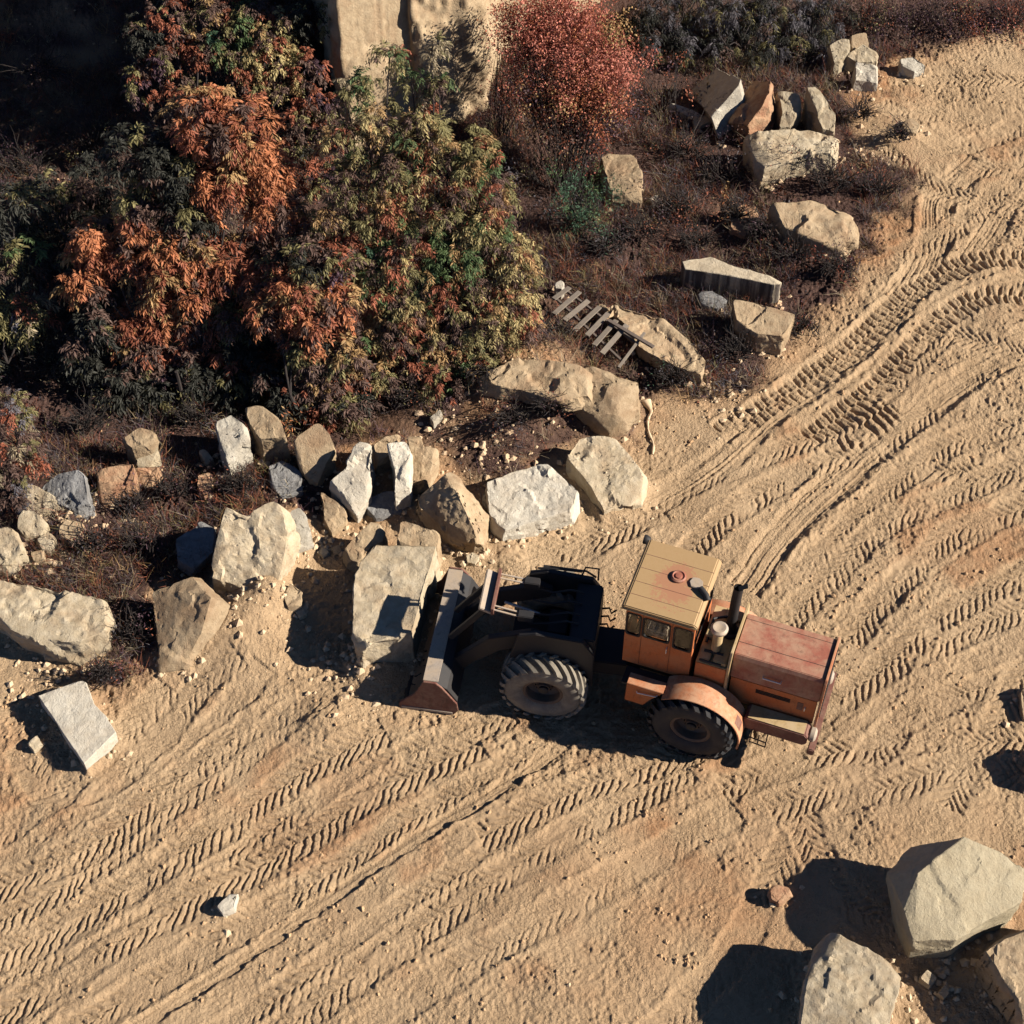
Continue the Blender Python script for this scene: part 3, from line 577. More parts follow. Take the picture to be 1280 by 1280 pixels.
rock(ST, 'chip of cream stone in the rubble between notched block and lumpy boulder', 'cream', [(396, 690), (404, 683), (412, 690), (404, 697)], .12, .2)
rock(ST, 'brown chip of stone beside the cream chip in the rubble', 'tan', [(414, 684), (424, 680), (427, 690), (418, 694)], .12, .2)
# soil banked against the foot of every stone
for poly in BASES:
    px_ = [p[0] for p in poly]; py_ = [p[1] for p in poly]
    i0, i1 = np.searchsorted(xs, min(px_) - .6), np.searchsorted(xs, max(px_) + .6); j0, j1 = np.searchsorted(ys, min(py_) - .6), np.searchsorted(ys, max(py_) + .6)
    if i1 - i0 < 2 or j1 - j0 < 2 or i0 < 5 and i1 > nx - 5: continue
    wx, wy = GX[j0:j1, i0:i1], GY[j0:j1, i0:i1]; dd_ = -poly_dist(wx, wy, poly) + .10 * vnoise(wx * 3.5, wy * 3.5) + .05 * vnoise(wx * 9, wy * 9)
    big = min(1.0, (max(px_) - min(px_)) / 1.2)
    H[j0:j1, i0:i1] += big * (.12 + .10 * vnoise(wx * 1.8 + 4, wy * 1.8)) * np.exp(-np.maximum(dd_, 0) / .13) * (dd_ < .55)
gme.vertices.foreach_set('co', np.stack([GX, GY, H], -1).astype(np.float32).ravel()); gme.update()
# ---------------------------------------------------------------- quarry face (standing rock)
def cliff():
    foot = [(-10.5, 50), (-8, 47), (-6.2, 43.5), (-5.3, 40.6), (-4.75, 38.2), (-4.55, 37.0), (-4.45, 36.7), (-2.75, 37.85), (-2.66, 37.70), (-0.80, 38.8), (-0.70, 39.6), (-0.4, 41.2), (0.6, 42.6), (2.6, 44.0), (4.5, 46.5)]
    line = catmull([Vector((a, b)) for a, b in foot], 0.5)
    P = []
    for i in range(len(foot) - 1):
        a, b = np.array(foot[i]), np.array(foot[i + 1]); n = max(2, int(np.hypot(*(b - a)) / .06)); P += [a + (b - a) * k / n for k in range(n)]
    P.append(np.array(foot[-1])); P = np.array(P); d = np.gradient(P, axis=0); d /= np.hypot(d[:, 0], d[:, 1])[:, None] + 1e-9
    nrm = np.stack([d[:, 1], -d[:, 0]], 1); s = np.concatenate([[0], np.cumsum(np.hypot(*np.diff(P, axis=0).T))])
    zz = np.arange(-.6, 8.61, .07); S, Z = np.meshgrid(s, zz)
    PX, PY = np.meshgrid(P[:, 0], zz)[0], np.meshgrid(P[:, 1], zz)[0]
    left = sstep(-4.5, -4.4, PX) * (1 - sstep(-2.75, -2.65, PX))
    right = sstep(-2.65, -2.5, PX) * (1 - sstep(-.9, -.7, PX))
    D = .30 * vnoise(S * .7, Z * .35) + .14 * vnoise(S * 2, Z * .8) + .06 * vnoise(S * 5, Z * 3)
    gp = S / .23 + .8 * vnoise(S * 1.3, Z * .08); flute = -.035 * np.exp(-((gp - np.floor(gp) - .5) / .09) ** 2) * sstep(-.25, .2, vnoise(S * 3.1, Z * .4 + 4)) * left + .10 * sstep(.02, .06, vnoise(S * .9 + 3, Z * .5)) * left
    diag = (.16 * vnoise(S * 1.1 + Z * .5, Z * .15 + 3) + .12 * sstep(-.02, .05, vnoise(S * .9 + Z * .28, Z * .10 + 8))) * right
    rough_ = (1 - left) * (.25 * np.abs(vnoise(S * 1.6 + 3, Z * 1.1)) + .12 * vnoise(S * 6, Z * 5))
    g2 = S * 1.5 + Z * .34 + .7 * vnoise(S * .8, Z * .25 + 6); crk = -.05 * np.exp(-((g2 - np.floor(g2) - .5) / .045) ** 2) * sstep(-.1, .2, vnoise(S * 1.7 + 4, Z * .5)) * right
    D = D * (1 - .8 * left - .8 * right) + flute + crk + diag + rough_ + .02 * vnoise(S * 12, Z * 12)
    NX, NY = np.meshgrid(nrm[:, 0], zz)[0], np.meshgrid(nrm[:, 1], zz)[0]
    V = np.stack([PX + NX * D, PY + NY * D + .05 * Z, Z], -1); ny_, nx_ = S.shape
    top = V[-1].copy(); back = top.copy(); back[:, 1] = 52; back[:, 2] += .4; backb = back.copy(); backb[:, 2] = -.6
    V = np.concatenate([V.reshape(-1, 3), back, backb]); g = np.arange((ny_ + 2) * nx_).reshape(ny_ + 2, nx_)
    Fq_ = np.stack([g[:-1, :-1], g[:-1, 1:], g[1:, 1:], g[1:, :-1]], -1).reshape(-1, 4)
    tag(link_mesh('cliff', np_mesh('cliff', V, Fq_, smooth=True), M['cliff']), 'pale quarry rock face with drill grooves rising behind the trees', 'cliff', kind='structure')
cliff()
# ---------------------------------------------------------------- wheel loader
C0 = at(857, 943); HD = R_(159.8)
lf = Vector((-math.sin(HD), math.cos(HD), 0)); ORG = C0 - lf * 1.38
gz0 = -0.03
LD = empty('wheel_loader', (ORG.x, ORG.y, gz0), HD)
tag(LD, 'old orange articulated wheel loader with ochre cab roof standing on tracked dirt', 'wheel loader')
JX, ART = 1.65, R_(11)
FX = Matrix.Translation((JX, 0, 0)) @ Matrix.Rotation(ART, 4, 'Z')      # front half-frame -> loader space
def lug_wheel(name, cx, cy, side, xf, tyre_mat, steer=0):
    """side: +1 the outer face looks to +y"""
    Rr, W, rim = .86, .68, .40; S = 1.045
    m = (xf or Matrix()) @ Matrix.Translation((cx, cy, Rr * S - .02)) @ Matrix.Diagonal((S, 1.02, S, 1))
    wh = MB(m)
    prof = [(rim, -W * .40), (rim + .04, -W * .47), (.58, -W * .52), (.72, -W * .50), (.775, -W * .44), (.795, -W * .2), (.80, 0), (.795, W * .2), (.775, W * .44), (.72, W * .50), (.58, W * .52), (rim + .04, W * .47), (rim, W * .40)]
    w_root = MB(m).lathe([(rim + .005, -W * .40), (rim - .03, -W * .42), (rim - .06, -W * .38), (rim - .07, -W * .1 * side - .02), (rim - .07, W * .1), (rim - .06, W * .38), (rim - .03, W * .42), (rim + .005, W * .40)], (0, 0, 0))
    w_root.lathe([(rim - .06, side * .10), (.30, side * .06), (.24, side * .02), (.20, side * .08), (.13, side * .10), (.12, side * .17), (.001, side * .18)], (0, 0, 0))
    w = w_root.build('wheel', M['rim'], LD, smooth=True)
    t = MB(m).lathe(prof, (0, 0, 0), n=72)
    nl = 22
    for k in range(nl):
        for sgn in (-1, 1):
            a0 = 2 * math.pi * (k + (.5 if sgn > 0 else 0)) / nl
            rows = []
            for j in range(6):
                f = j / 5; y = sgn * (W * .02 + f * W * .52); a = a0 + .42 * f ** .9
                ro = .868 - .014 * f ** 2 - (.035 if j == 5 else 0); ri = .79 - .03 * f
                hw = .036 + .016 * f
                rows.append([(r * math.cos(a + da), y, r * math.sin(a + da)) for r, da in ((ri, -hw / .8 * 1.25), (ro, -hw / .86), (ro, hw / .86), (ri, hw / .8 * 1.25))])
            vs = [p for r in rows for p in r]; fs = [(i * 4 + c, i * 4 + (c + 1) % 4, i * 4 + 4 + (c + 1) % 4, i * 4 + 4 + c) for i in range(5) for c in range(4)]
            fs += [(0, 1, 2, 3), (23, 22, 21, 20)]; t.add(vs, fs)
    t.build('tyre', M[tyre_mat], w, smooth=True)
    h = MB(m)
    for k in range(10):
        a = 2 * math.pi * k / 10; h.tube([(.165 * math.cos(a), side * .085, .165 * math.sin(a)), (.165 * math.cos(a), side * .12, .165 * math.sin(a))], .016, 6)
    h.lathe([(.10, side * .16), (.10, side * .22), (.07, side * .24), (.001, side * .245)], (0, 0, 0), n=24)
    h.build('hub', M['dark'], w, smooth=True)
    return w
lug_wheel('wheel', 0, 1.03, 1, None, 'rubber'); lug_wheel('wheel', 0, -1.03, -1, None, 'rubber')
FA = 1.68
lug_wheel('wheel', FA, .93, 1, FX, 'rubber_dusty'); lug_wheel('wheel', FA, -.98, -1, FX, 'rubber_dusty')
# chassis of both halves
ch = MB(); ch.box(-2.1, 1.35, -.42, .42, .72, 1.2); ch.tube([(0, -1, .86), (0, 1, .86)], .16, 16); ch.box(-.3, .3, -.34, .34, .55, .85)
ch.box(1.35, 1.75, -.16, .16, .62, .82); ch.box(1.35, 1.75, -.16, .16, 1.02, 1.2)
ch.build('rear_frame', M['dark'], LD, .02)
MB().tube([(JX, 0, .5), (JX, 0, 1.3)], .11, 20).build('articulation_pin', M['dark'], LD, smooth=True)
fc = MB(FX); fc.box(.05, 2.5, -.45, .45, .72, 1.15); fc.tube([(FA, -1, .86), (FA, 1, .86)], .16, 16); fc.box(FA - .3, FA + .3, -.34, .34, .55, .85)
fc.build('front_frame', M['dark'], LD, .02)
for s in (-1, 1):
    MB(FX).beam((.15, s * .34, .95), (-.75, s * .42, .95), .1, .1).build('steering_cylinder', M['dark'], LD, .02)
# engine bay
hx0, hx1 = -2.30, -.50
hd_ = MB(); hd_.prism([(-.545, 2.0), (.545, 2.0), (.545, 2.66), (.50, 2.75), (-.50, 2.75), (-.545, 2.66)], hx0, hx1, 'x')
hood = hd_.build('engine_hood', M['hood'], LD, .012)
MB().box(hx0 + .02, hx1 - .01, .2, .21, 2.7505, 2.7535).build('seam', M['black'], hood)
MB().box(hx0 + .02, hx1 - .01, -.38, -.372, 2.7505, 2.7535).build('seam', M['black'], hood)
for s in (-1, 1):
    sp = MB(); sp.box(hx0 + .03, hx1 - .02, s * .46, s * .535, 1.18, 1.985)
    p = sp.build('side_panel', M['orange'], LD, .012)
    lv = MB()
    for k in range(3): lv.beam((-1.75, s * .54, 1.80 - k * .045), (-1.05, s * .54, 1.80 - k * .045), .02, .018)
    lv.build('louvre', M['black'], p)
    MB().box(-2.02, -1.9, s * .536, s * .542, 1.55, 1.80).build('access_plate', M['rustpaint'], p)
    MB().tube([(-1.5, s * .548, 2.32), (-1.5, s * .60, 2.33), (-1.14, s * .60, 2.33), (-1.14, s * .548, 2.32)], .016, 8).build('handle', M['chrome'], hood, smooth=True)
    MB().tube([(-2.06, s * .538, 1.70), (-2.06, s * .57, 1.70), (-2.06, s * .57, 1.60)], .012, 8).build('latch', M['chrome'], p, smooth=True)
gr = MB(); gr.prism([(-.60, 1.15), (.60, 1.15), (.60, 2.70), (.54, 2.80), (-.54, 2.80), (-.60, 2.70)], hx0 - .055, hx0 - .003, 'x')
grille = gr.build('grille_plate', M['orange_dusty'], LD, .012)
g2 = MB()
for k in range(12): g2.box(hx0 - .075, hx0 - .056, -.44, .44, 1.35 + k * .1, 1.40 + k * .1)
g2.build('grille_bars', M['dark'], grille)
fw = MB(); fw.prism([(-.80, 1.35), (.72, 1.35), (.72, 2.50), (.60, 2.86), (-.68, 2.86), (-.80, 2.6)], -.485, -.435, 'x')
fw.build('bulkhead_plate', M['yellow'], LD, .008)
eb = MB(); eb.box(-.43, .20, -.78, .66, 1.45, 2.32); deck = eb.build('engine_deck', M['orange'], LD, .015)
dt = MB(); dt.box(-.43, .20, -.78, .66, 2.323, 2.35); dt.build('deck_top', M['yellow'], deck, .008)
dm = MB(); dm.box(-.40, -.12, .22, .62, 2.352, 2.46); dm.box(-.06, .17, .30, .62, 2.352, 2.43); dm.box(-.05, .18, -.2, .1, 2.352, 2.50); dm.box(-.40, -.05, -.75, -.5, 2.352, 2.42)
dm.build('deck_boxes', M['yellow'], deck, .015)
MB().tube([(-.28, .42, 2.46), (.1, .42, 2.44)], .03, 10).tube([(-.3, .64, 2.40), (.14, .64, 2.40)], .025, 10).tube([(.12, .2, 2.4), (.12, -.3, 2.55), (-.1, -.5, 2.45)], .03, 10).build('pipework', M['dark'], deck, smooth=True)
ip = MB().lathe([(.001, 2.35), (.10, 2.35), (.10, 2.95), (.085, 2.97), (.085, 3.10)], (-.11, .33, 0), 'z', 28)
intake = ip.build('air_intake', M['yellow'], LD, smooth=True)
MB().lathe([(.085, 3.08), (.165, 3.10), (.175, 3.16), (.13, 3.205), (.09, 3.20), (.06, 3.19), (.001, 3.19)], (-.11, .33, 0), 'z', 32).build('intake_cap', M['steel'], intake, smooth=True)
MB().lathe([(.165, 3.10), (.13, 3.05), (.085, 3.04)], (-.11, .33, 0), 'z', 32).build('intake_skirt', M['dark'], intake, smooth=True)
ex = MB().tube([(-.25, -.22, 2.34), (-.25, -.25, 2.9), (-.25, -.28, 3.35), (-.26, -.30, 3.75)], [.105, .10, .10, .095], 24, caps=False)
ex.tube([(-.26, -.30, 3.745), (-.25, -.28, 3.35), (-.25, -.26, 3.0)], [.08, .08, .08], 24, caps=False)
exo = ex.build('exhaust_stack', M['black'], LD, smooth=True)
MB().lathe([(.18, 2.352), (.18, 2.42), (.11, 2.44)], (-.25, -.22, 0), 'z', 32).build('exhaust_collar', M['dark'], exo, smooth=True)
MB().beam((-.26, -.30, 3.72), (-.42, -.36, 3.80), .10, .012).build('rain_flap', M['black'], exo)
# cab (hollow, windows on all sides)
cx0, cx1, cy0, cy1, cb, ct = .30, 1.68, -.86, .66, 1.62, 3.44
cab_bm = bmesh.new()
def wall_with_holes(name, mat, axis, pos, th, u0, u1, v0, v1, holes, parent):
    us = sorted({u0, u1, *[h[0] for h in holes], *[h[1] for h in holes]}); vs = sorted({v0, v1, *[h[2] for h in holes], *[h[3] for h in holes]})
    mb = MB(); bm = bmesh.new(); grid = {}
    for i, u in enumerate(us):
        for j, v in enumerate(vs): grid[i, j] = bm.verts.new((u, 0, v) if axis == 'y' else (0, u, v))
    for i in range(len(us) - 1):
        for j in range(len(vs) - 1):
            um, vm = (us[i] + us[i + 1]) / 2, (vs[j] + vs[j + 1]) / 2
            if any(h[0] < um < h[1] and h[2] < vm < h[3] for h in holes): continue
            bm.faces.new((grid[i, j], grid[i + 1, j], grid[i + 1, j + 1], grid[i, j + 1]))
    ext = bmesh.ops.extrude_face_region(bm, geom=list(bm.faces)); dv = Vector((0, th, 0)) if axis == 'y' else Vector((th, 0, 0))
    for g in ext['geom']:
        if isinstance(g, bmesh.types.BMVert): g.co += dv
    off = Vector((0, pos, 0)) if axis == 'y' else Vector((pos, 0, 0))
    for v in bm.verts: v.co += off
    bmesh.ops.delete(bm, geom=[v for v in bm.verts if not v.link_faces], context='VERTS'); bmesh.ops.recalc_face_normals(bm, faces=bm.faces)
    me = bpy.data.meshes.new(name); bm.to_mesh(me); bm.free(); cab_bm.from_mesh(me); bpy.data.meshes.remove(me)
def window(axis, pos, u0, u1, v0, v1, out):
    r = .07; pts = []
    for cu, cv, a0 in ((u1 - r, v1 - r, 0), (u0 + r, v1 - r, 90), (u0 + r, v0 + r, 180), (u1 - r, v0 + r, 270)):
        pts += [(cu + r * math.cos(R_(a0 + k * 22.5)), cv + r * math.sin(R_(a0 + k * 22.5))) for k in range(5)]
    P = lambda u, v, w: (u, pos + w, v) if axis == 'y' else (pos + w, u, v)
    n = len(pts); o = .035; ou = [(u + (o if u > (u0 + u1) / 2 else -o), v + (o if v > (v0 + v1) / 2 else -o)) for u, v in pts]
    vs = [P(u, v, out * .012) for u, v in pts] + [P(u, v, out * .012) for u, v in ou] + [P(u, v, -out * .03) for u, v in pts] + [P(u, v, -out * .001) for u, v in ou]
    fs = [(i, (i + 1) % n, n + (i + 1) % n, n + i) for i in range(n)] + [(i, (i + 1) % n, 2 * n + (i + 1) % n, 2 * n + i) for i in range(n)] + [(n + i, n + (i + 1) % n, 3 * n + (i + 1) % n, 3 * n + i) for i in range(n)]
    f = MB().add(vs, fs).build('window_frame', M['black'], cab)
    MB().add([P(u, v, -out * .012) for u, v in pts], [tuple(range(n))]).build('window_pane', M['glass'], cab)
t_ = .04
winL = [(.35, .68, 2.58, 3.24), (.80, 1.30, 2.66, 3.24), (1.39, 1.64, 2.60, 3.26)]
cab = None
wall_with_holes('cab_side', M['orange'], 'y', cy1 - t_, t_, cx0, cx1, cb, ct, winL, cab)
wall_with_holes('cab_side', M['orange'], 'y', cy0, t_, cx0, cx1, cb, ct, winL, cab)
winF = [(cy0 + .12, -.14, 2.55, 3.28), (-.06, cy1 - .12, 2.55, 3.28)]; winB = [(-.74, .54, 2.58, 3.32)]
wall_with_holes('cab_front', M['orange'], 'x', cx1 - t_ + .003, t_, cy0 + t_, cy1 - t_, cb, ct, winF, cab)
wall_with_holes('cab_rear', M['orange_dusty'], 'x', cx0 - .003, t_, cy0 + t_, cy1 - t_, cb, ct, winB, cab)
cab_me = bpy.data.meshes.new('cab'); cab_bm.to_mesh(cab_me); cab_bm.free(); cab = link_mesh('cab', cab_me, M['orange'], LD)
for (u0, u1, v0, v1) in winL: window('y', cy1, u0, u1, v0, v1, 1); window('y', cy0, u0, u1, v0, v1, -1)
for w in winF: window('x', cx1 + .003, *w, 1)
for w in winB: window('x', cx0 - .003, *w, -1)
MB().box(cx0 + t_, cx1 - t_, cy0 + t_, cy1 - t_, cb, cb + .05).build('cab_floor', M['dark'], cab)
se = MB(); se.box(.86, 1.30, -.30, .56, 2.05, 2.72); se.box(.80, .92, -.30, .56, 2.6, 2.95); se.build('seat', M['seat'], cab, .05)
MB().lathe([(.2, 2.52), (.22, 2.54), (.2, 2.56), (.18, 2.54)], (1.42, .05, 0), 'z', 24, close=True).build('steering_wheel', M['black'], cab, smooth=True)
# door outline, handle and grooves on the near side
MB().box(.735, .742, cy1 + .001, cy1 + .004, cb + .05, ct - .03).box(1.335, 1.342, cy1 + .001, cy1 + .004, cb + .05, ct - .03).build('door_seam', M['black'], cab)
MB().tube([(.80, cy1, 2.50), (.80, cy1 + .05, 2.50), (.80, cy1 + .05, 2.36), (.80, cy1, 2.36)], .012, 8).build('door_handle', M['chrome'], cab, smooth=True)
rf = MB(); rf.prism([(cx0 - .06, 3.45), (cx1 + .10, 3.45), (cx1 + .10, 3.50), (cx1 + .04, 3.56), (cx0 + .02, 3.56), (cx0 - .06, 3.50)], cy0 - .14, cy1 + .07, 'y')
roof = rf.build('cab_roof', M['roof'], LD, .02)
rl = MB()
for y in (-.62, -.27, .08, .40): rl.box(cx0, cx1 + .04, y, y + .008, 3.5605, 3.564)
rl.build('roof_seams', M['rustpaint'], roof)
MB().box(cx0 - .065, cx1 + .105, cy1 + .07, cy1 + .085, 3.452, 3.485).build('gutter', M['yellow'], roof, .004)
MB().lathe([(.15, 3.562), (.15, 3.60), (.12, 3.62), (.10, 3.60), (.07, 3.60), (.06, 3.625), (.001, 3.63)], (.93, -.28, 0), 'z', 32).build('roof_vent', M['hood'], roof, smooth=True)
ha = MB(); ha.prism([(.44, -.32), (.54, -.38), (.66, -.36), (.70, -.24), (.64, -.13), (.50, -.12), (.42, -.20)], 3.562, 3.60, 'z'); hatch = ha.build('roof_hatch', M['steel'], roof, .01)
MB().tube([(.45, -.14, 3.61), (.30, -.02, 3.60), (.24, .05, 3.55)], .06, 12).build('breather_pipe', M['dark'], roof, smooth=True)
lm = MB().tube([(1.74, -1.02, 3.25), (1.80, -1.10, 3.30)], .03, 8); lm.build('lamp_bracket', M['dark'], cab, smooth=True)
MB().lathe([(.001, -.09), (.06, -.085), (.095, -.03), (.10, .03), (.09, .05), (.001, .04)], (1.84, -1.14, 3.32), 'x', 24).build('work_lamp', M['dark'], cab, smooth=True)
# running boards, fenders, tool plate, side tank, bumper
for s in (-1, 1):
    MB().box(.2, 1.55, s * .70 if s > 0 else -1.12, 1.12 if s > 0 else -.90, 1.50, 1.56).build('running_board', M['dark'], LD, .01)
    fd = MB(); R0 = 1.01; arc = [(R0 * math.cos(R_(a)), .86 + R0 * math.sin(R_(a))) for a in range(48, 196, 6)]
    y0, y1 = (.70, 1.30) if s > 0 else (-1.30, -.9)
    n = len(arc); vs = []; 
    for (x, z) in arc: vs += [(x, y0, z), (x, y1, z), (x * .965, y1 - .01, .86 + (z - .86) * .965), (x * .965, y0, .86 + (z - .86) * .965)]
    fs = [(i * 4 + c, i * 4 + (c + 1) % 4, i * 4 + 4 + (c + 1) % 4, i * 4 + 4 + c) for i in range(n - 1) for c in range(4)] + [(0, 1, 2, 3), (4 * n - 1, 4 * n - 2, 4 * n - 3, 4 * n - 4)]
    fen = fd.add(vs, fs).build('fender', M['orange_dusty'], LD, .008, smooth=True)
    cap = MB().box(-.93, -.70, s * 1.02, s * 1.26, 1.52, 1.535)
    rv = MB(); 
    for k, (i, j) in enumerate(((0, 0), (1, 0), (1, 1), (0, 1))):
        a0, a1 = R_(150), R_(164)
        pass
    pl = [((R0 + .004) * math.cos(R_(a)), .86 + (R0 + .004) * math.sin(R_(a))) for a in (146, 151, 156, 161)]
    vs = []
    for (x, z) in pl: vs += [(x, s * .98, z), (x, s * 1.2, z)]
    MB().add(vs, [(2 * i, 2 * i + 1, 2 * i + 3, 2 * i + 2) for i in range(3)]).build('reflector_plate', M['rustpaint'], fen)
    tb = MB(); tb.prism([(.66, 1.62), (1.42, 1.62), (1.44, 1.0), (1.05, 1.0), (.92, 1.25)], s * 1.10 if s > 0 else -1.16, 1.16 if s > 0 else -1.10, 'y')
    tp = tb.build('tool_plate', M['orange'], LD, .012)
    MB().box(.66, 1.42, (.90 if s > 0 else -1.16), (1.17 if s > 0 else -.90), 1.622, 1.645).build('tool_shelf', M['orange_dusty'], tp, .008)
    MB().tube([(.78, s * 1.165, 1.50), (.80, s * 1.20, 1.50), (1.18, s * 1.20, 1.44), (1.2, s * 1.165, 1.44)], .014, 8).build('handle', M['chrome'], tp, smooth=True)
    tk = MB(); tk.prism([(-2.20, .92), (-1.02, .92), (-.96, 1.0), (-.96, 1.24), (-1.02, 1.30), (-2.20, 1.30), (-2.27, 1.22), (-2.27, 1.0)], s * .56 if s > 0 else -.92, .92 if s > 0 else -.56, 'y')
    tank = tk.build('side_tank', M['rustpaint'], LD, .02)
    MB().box(-2.18, -1.04, (.58 if s > 0 else -.90), (.90 if s > 0 else -.58), 1.303, 1.312).build('tank_top', M['yellow'], tank)
    st_ = MB()
    for a, b in (((-1.18, .95), (-1.18, .62)), ((-1.5, .95), (-1.5, .62)), ((-1.34, .95), (-1.34, .62)), ((-1.18, .62), (-1.5, .62)), ((-1.18, .78), (-1.5, .78))):
        st_.tube([(a[0], s * 1.0, a[1]), (b[0], s * 1.02, b[1])], .014, 6)
    st_.tube([(-1.18, s * .92, .95), (-1.18, s * 1.0, .95)], .014, 6).tube([(-1.5, s * .92, .95), (-1.5, s * 1.0, .95)], .014, 6)
    st_.build('step', M['dark'], LD, smooth=True)
    MB().lathe([(.001, -.07), (.10, -.06), (.15, -.02), (.15, .06), (.12, .09), (.001, .08)], (-2.36, s * .72, 1.12), 'x', 28).build('headlight', M['steel'], LD, smooth=True)
bp = MB(); bp.box(-2.46, -2.32, -1.0, 1.0, .78, .98); bp.build('bumper', M['rustpaint'], LD, .02)
# loader linkage
def FB(): return MB(FX)
for s in (-1, 1):
    tw = FB(); a, b = (.72, .84) if s > 0 else (-.84, -.72)
    tw.prism([(.72, .8), (2.35, .8), (2.42, 1.5), (2.25, 2.25), (1.9, 2.38), (.95, 2.30), (.72, 1.9)], a, b, 'y')
    tw.build('lift_tower', M['dark'], LD, .015)
    ar = FB(); y = s * .60
    ar.prism([(1.75, 2.05), (2.0, 2.18), (2.9, 1.75), (3.55, .95), (3.95, .62), (3.95, .30), (3.60, .32), (3.2, .85), (2.65, 1.40), (1.80, 1.80)], y - .07, y + .07, 'y')
    ar.build('lift_arm', M['dark'], LD, .015)
    FB().tube([(1.2, s * .45, 1.05), (2.0, s * .48, 1.25)], .075, 16).build('lift_cylinder', M['dark'], LD, smooth=True)
    FB().tube([(2.0, s * .48, 1.25), (2.75, s * .52, 1.45)], .035, 12).build('lift_rod', M['chrome'], LD, smooth=True)
    # twin links that carry the cross plate in the sun
    for k in (-.05, .05):
        FB().tube([(2.28, s * .42 + k, 2.40), (2.84, s * .40 + k, 2.50)], .020, 10).build('tilt_rod', M['steel'], LD, smooth=True)
    FB().box(2.0, 2.32, s * .42 - .09, s * .42 + .09, 2.28, 2.46).build('tilt_bracket', M['dark'], LD, .015)
    FB().beam((2.93, s * .34, 2.45), (3.75, s * .34, 1.15), .09, .12).build('tilt_link', M['dark'], LD, .012)
cb_ = FB(); mt = Matrix.Translation((2.96, 0, 2.46)) @ Matrix.Rotation(R_(-25), 4, 'Y'); cb_.box(-.16, .16, -.50, .50, -.04, .04, mt)
crossp = cb_.build('cross_plate', M['steel'], LD, .012)
FB().box(2.80, 2.86, -.52, .52, 2.40, 2.60).build('cross_flange', M['rustpaint'], crossp, .008)
tkh = FB(); tkh.box(.72, 1.25, -.71, .71, 1.2, 2.22); tkh.build('hydraulic_tank', M['dark'], LD, .03)
vb = FB(); vb.box(1.35, 1.75, -.3, .3, 1.2, 1.75); vb.build('valve_block', M['black'], LD, .02)
hs = FB()
for y, z in ((.35, 2.24), (.15, 2.26), (-.15, 2.24), (-.4, 2.28)):
    hs.tube([(1.1, y, z), (1.35, y + .05, z + .12), (1.7, y + .1, z + .02), (2.1, y * 1.2 + .05, 2.2)], .022, 8)
hs.tube([(.9, -.78, 2.36), (1.1, -.78, 2.52), (1.5, -.78, 2.50), (2.1, -.78, 2.42)], .022, 8); hs.tube([(1.2, -.9, 2.34), (2.0, -.9, 2.34)], .035, 8)
hs.build('hydraulic_hoses', M['black'], LD, smooth=True)
FB().tube([(.85, -.76, 2.3), (.85, -.80, 2.62), (1.12, -.80, 2.62), (1.2, -.76, 2.33)], .02, 8).build('guard_rail', M['dark'], LD, smooth=True)
hk = FB()
for y in (-.35, -.15, .05): hk.tube([(.70, y, 1.9), (.55, y, 1.95), (.50, y + .05, 1.85), (.40, y + .03, 1.95)], .022, 8)
hk.build('hose_couplings', M['dark'], LD, smooth=True)
# bucket
HW = 1.45
def prof_pts(): return [(4.62, .06), (4.55, .04), (3.75, .05), (3.45, .20), (3.42, .50), (3.62, .90), (3.84, 1.06), (4.06, 1.08)]
outer = prof_pts(); inner = [(4.06, 1.04), (3.86, 1.02), (3.67, .86), (3.48, .48), (3.51, .24), (3.78, .10), (4.55, .085)]
bk = FB(); bk.prism(outer + inner, -HW, HW, 'y'); bucket = bk.build('bucket', M['dark'], LD, .006)
FB().box(3.80, 4.12, -HW + .01, HW - .01, 1.083, 1.115).build('spill_plate', M['steel'], bucket, .008)
for s in (-1, 1):
    y0, y1 = (HW + .001, HW + .045) if s > 0 else (-HW - .045, -HW - .001)
    FB().prism([(4.66, .03), (3.50, .03), (3.40, .20), (3.42, .45), (3.72, .98), (3.84, 1.12), (4.10, 1.12), (4.30, .62), (4.64, .22)], y0, y1, 'y').build('bucket_side', M['rustpaint'], bucket, .008)
    FB().beam((3.52, s * (HW + .05), .09), (4.60, s * (HW + .05), .09), .025, .07).build('wear_strip', M['steel'], bucket, .005)
dl = FB(); nx_, ny_ = 14, 40; vs = []
for j in range(ny_ + 1):
    for i in range(nx_ + 1):
        x = 3.55 + .95 * i / nx_; y = -HW + .03 + (2 * HW - .06) * j / ny_
        vs.append((x, y, .10 + .30 * math.exp(-((x - 3.75) / .28) ** 2) * (.7 + .6 * mnoise.noise(Vector((x * 2, y * 1.3, 0)))) + .05 * mnoise.noise(Vector((x * 9, y * 9, 3)))))
dl.add(vs, [(j * (nx_ + 1) + i, j * (nx_ + 1) + i + 1, (j + 1) * (nx_ + 1) + i + 1, (j + 1) * (nx_ + 1) + i) for j in range(ny_) for i in range(nx_)]); dl.build('caked_dirt', M['mud'], bucket, smooth=True)
FB().box(4.5, 4.86, -HW - .04, HW + .04, .008, .036).build('cutting_edge', M['steel'], bucket, .004)
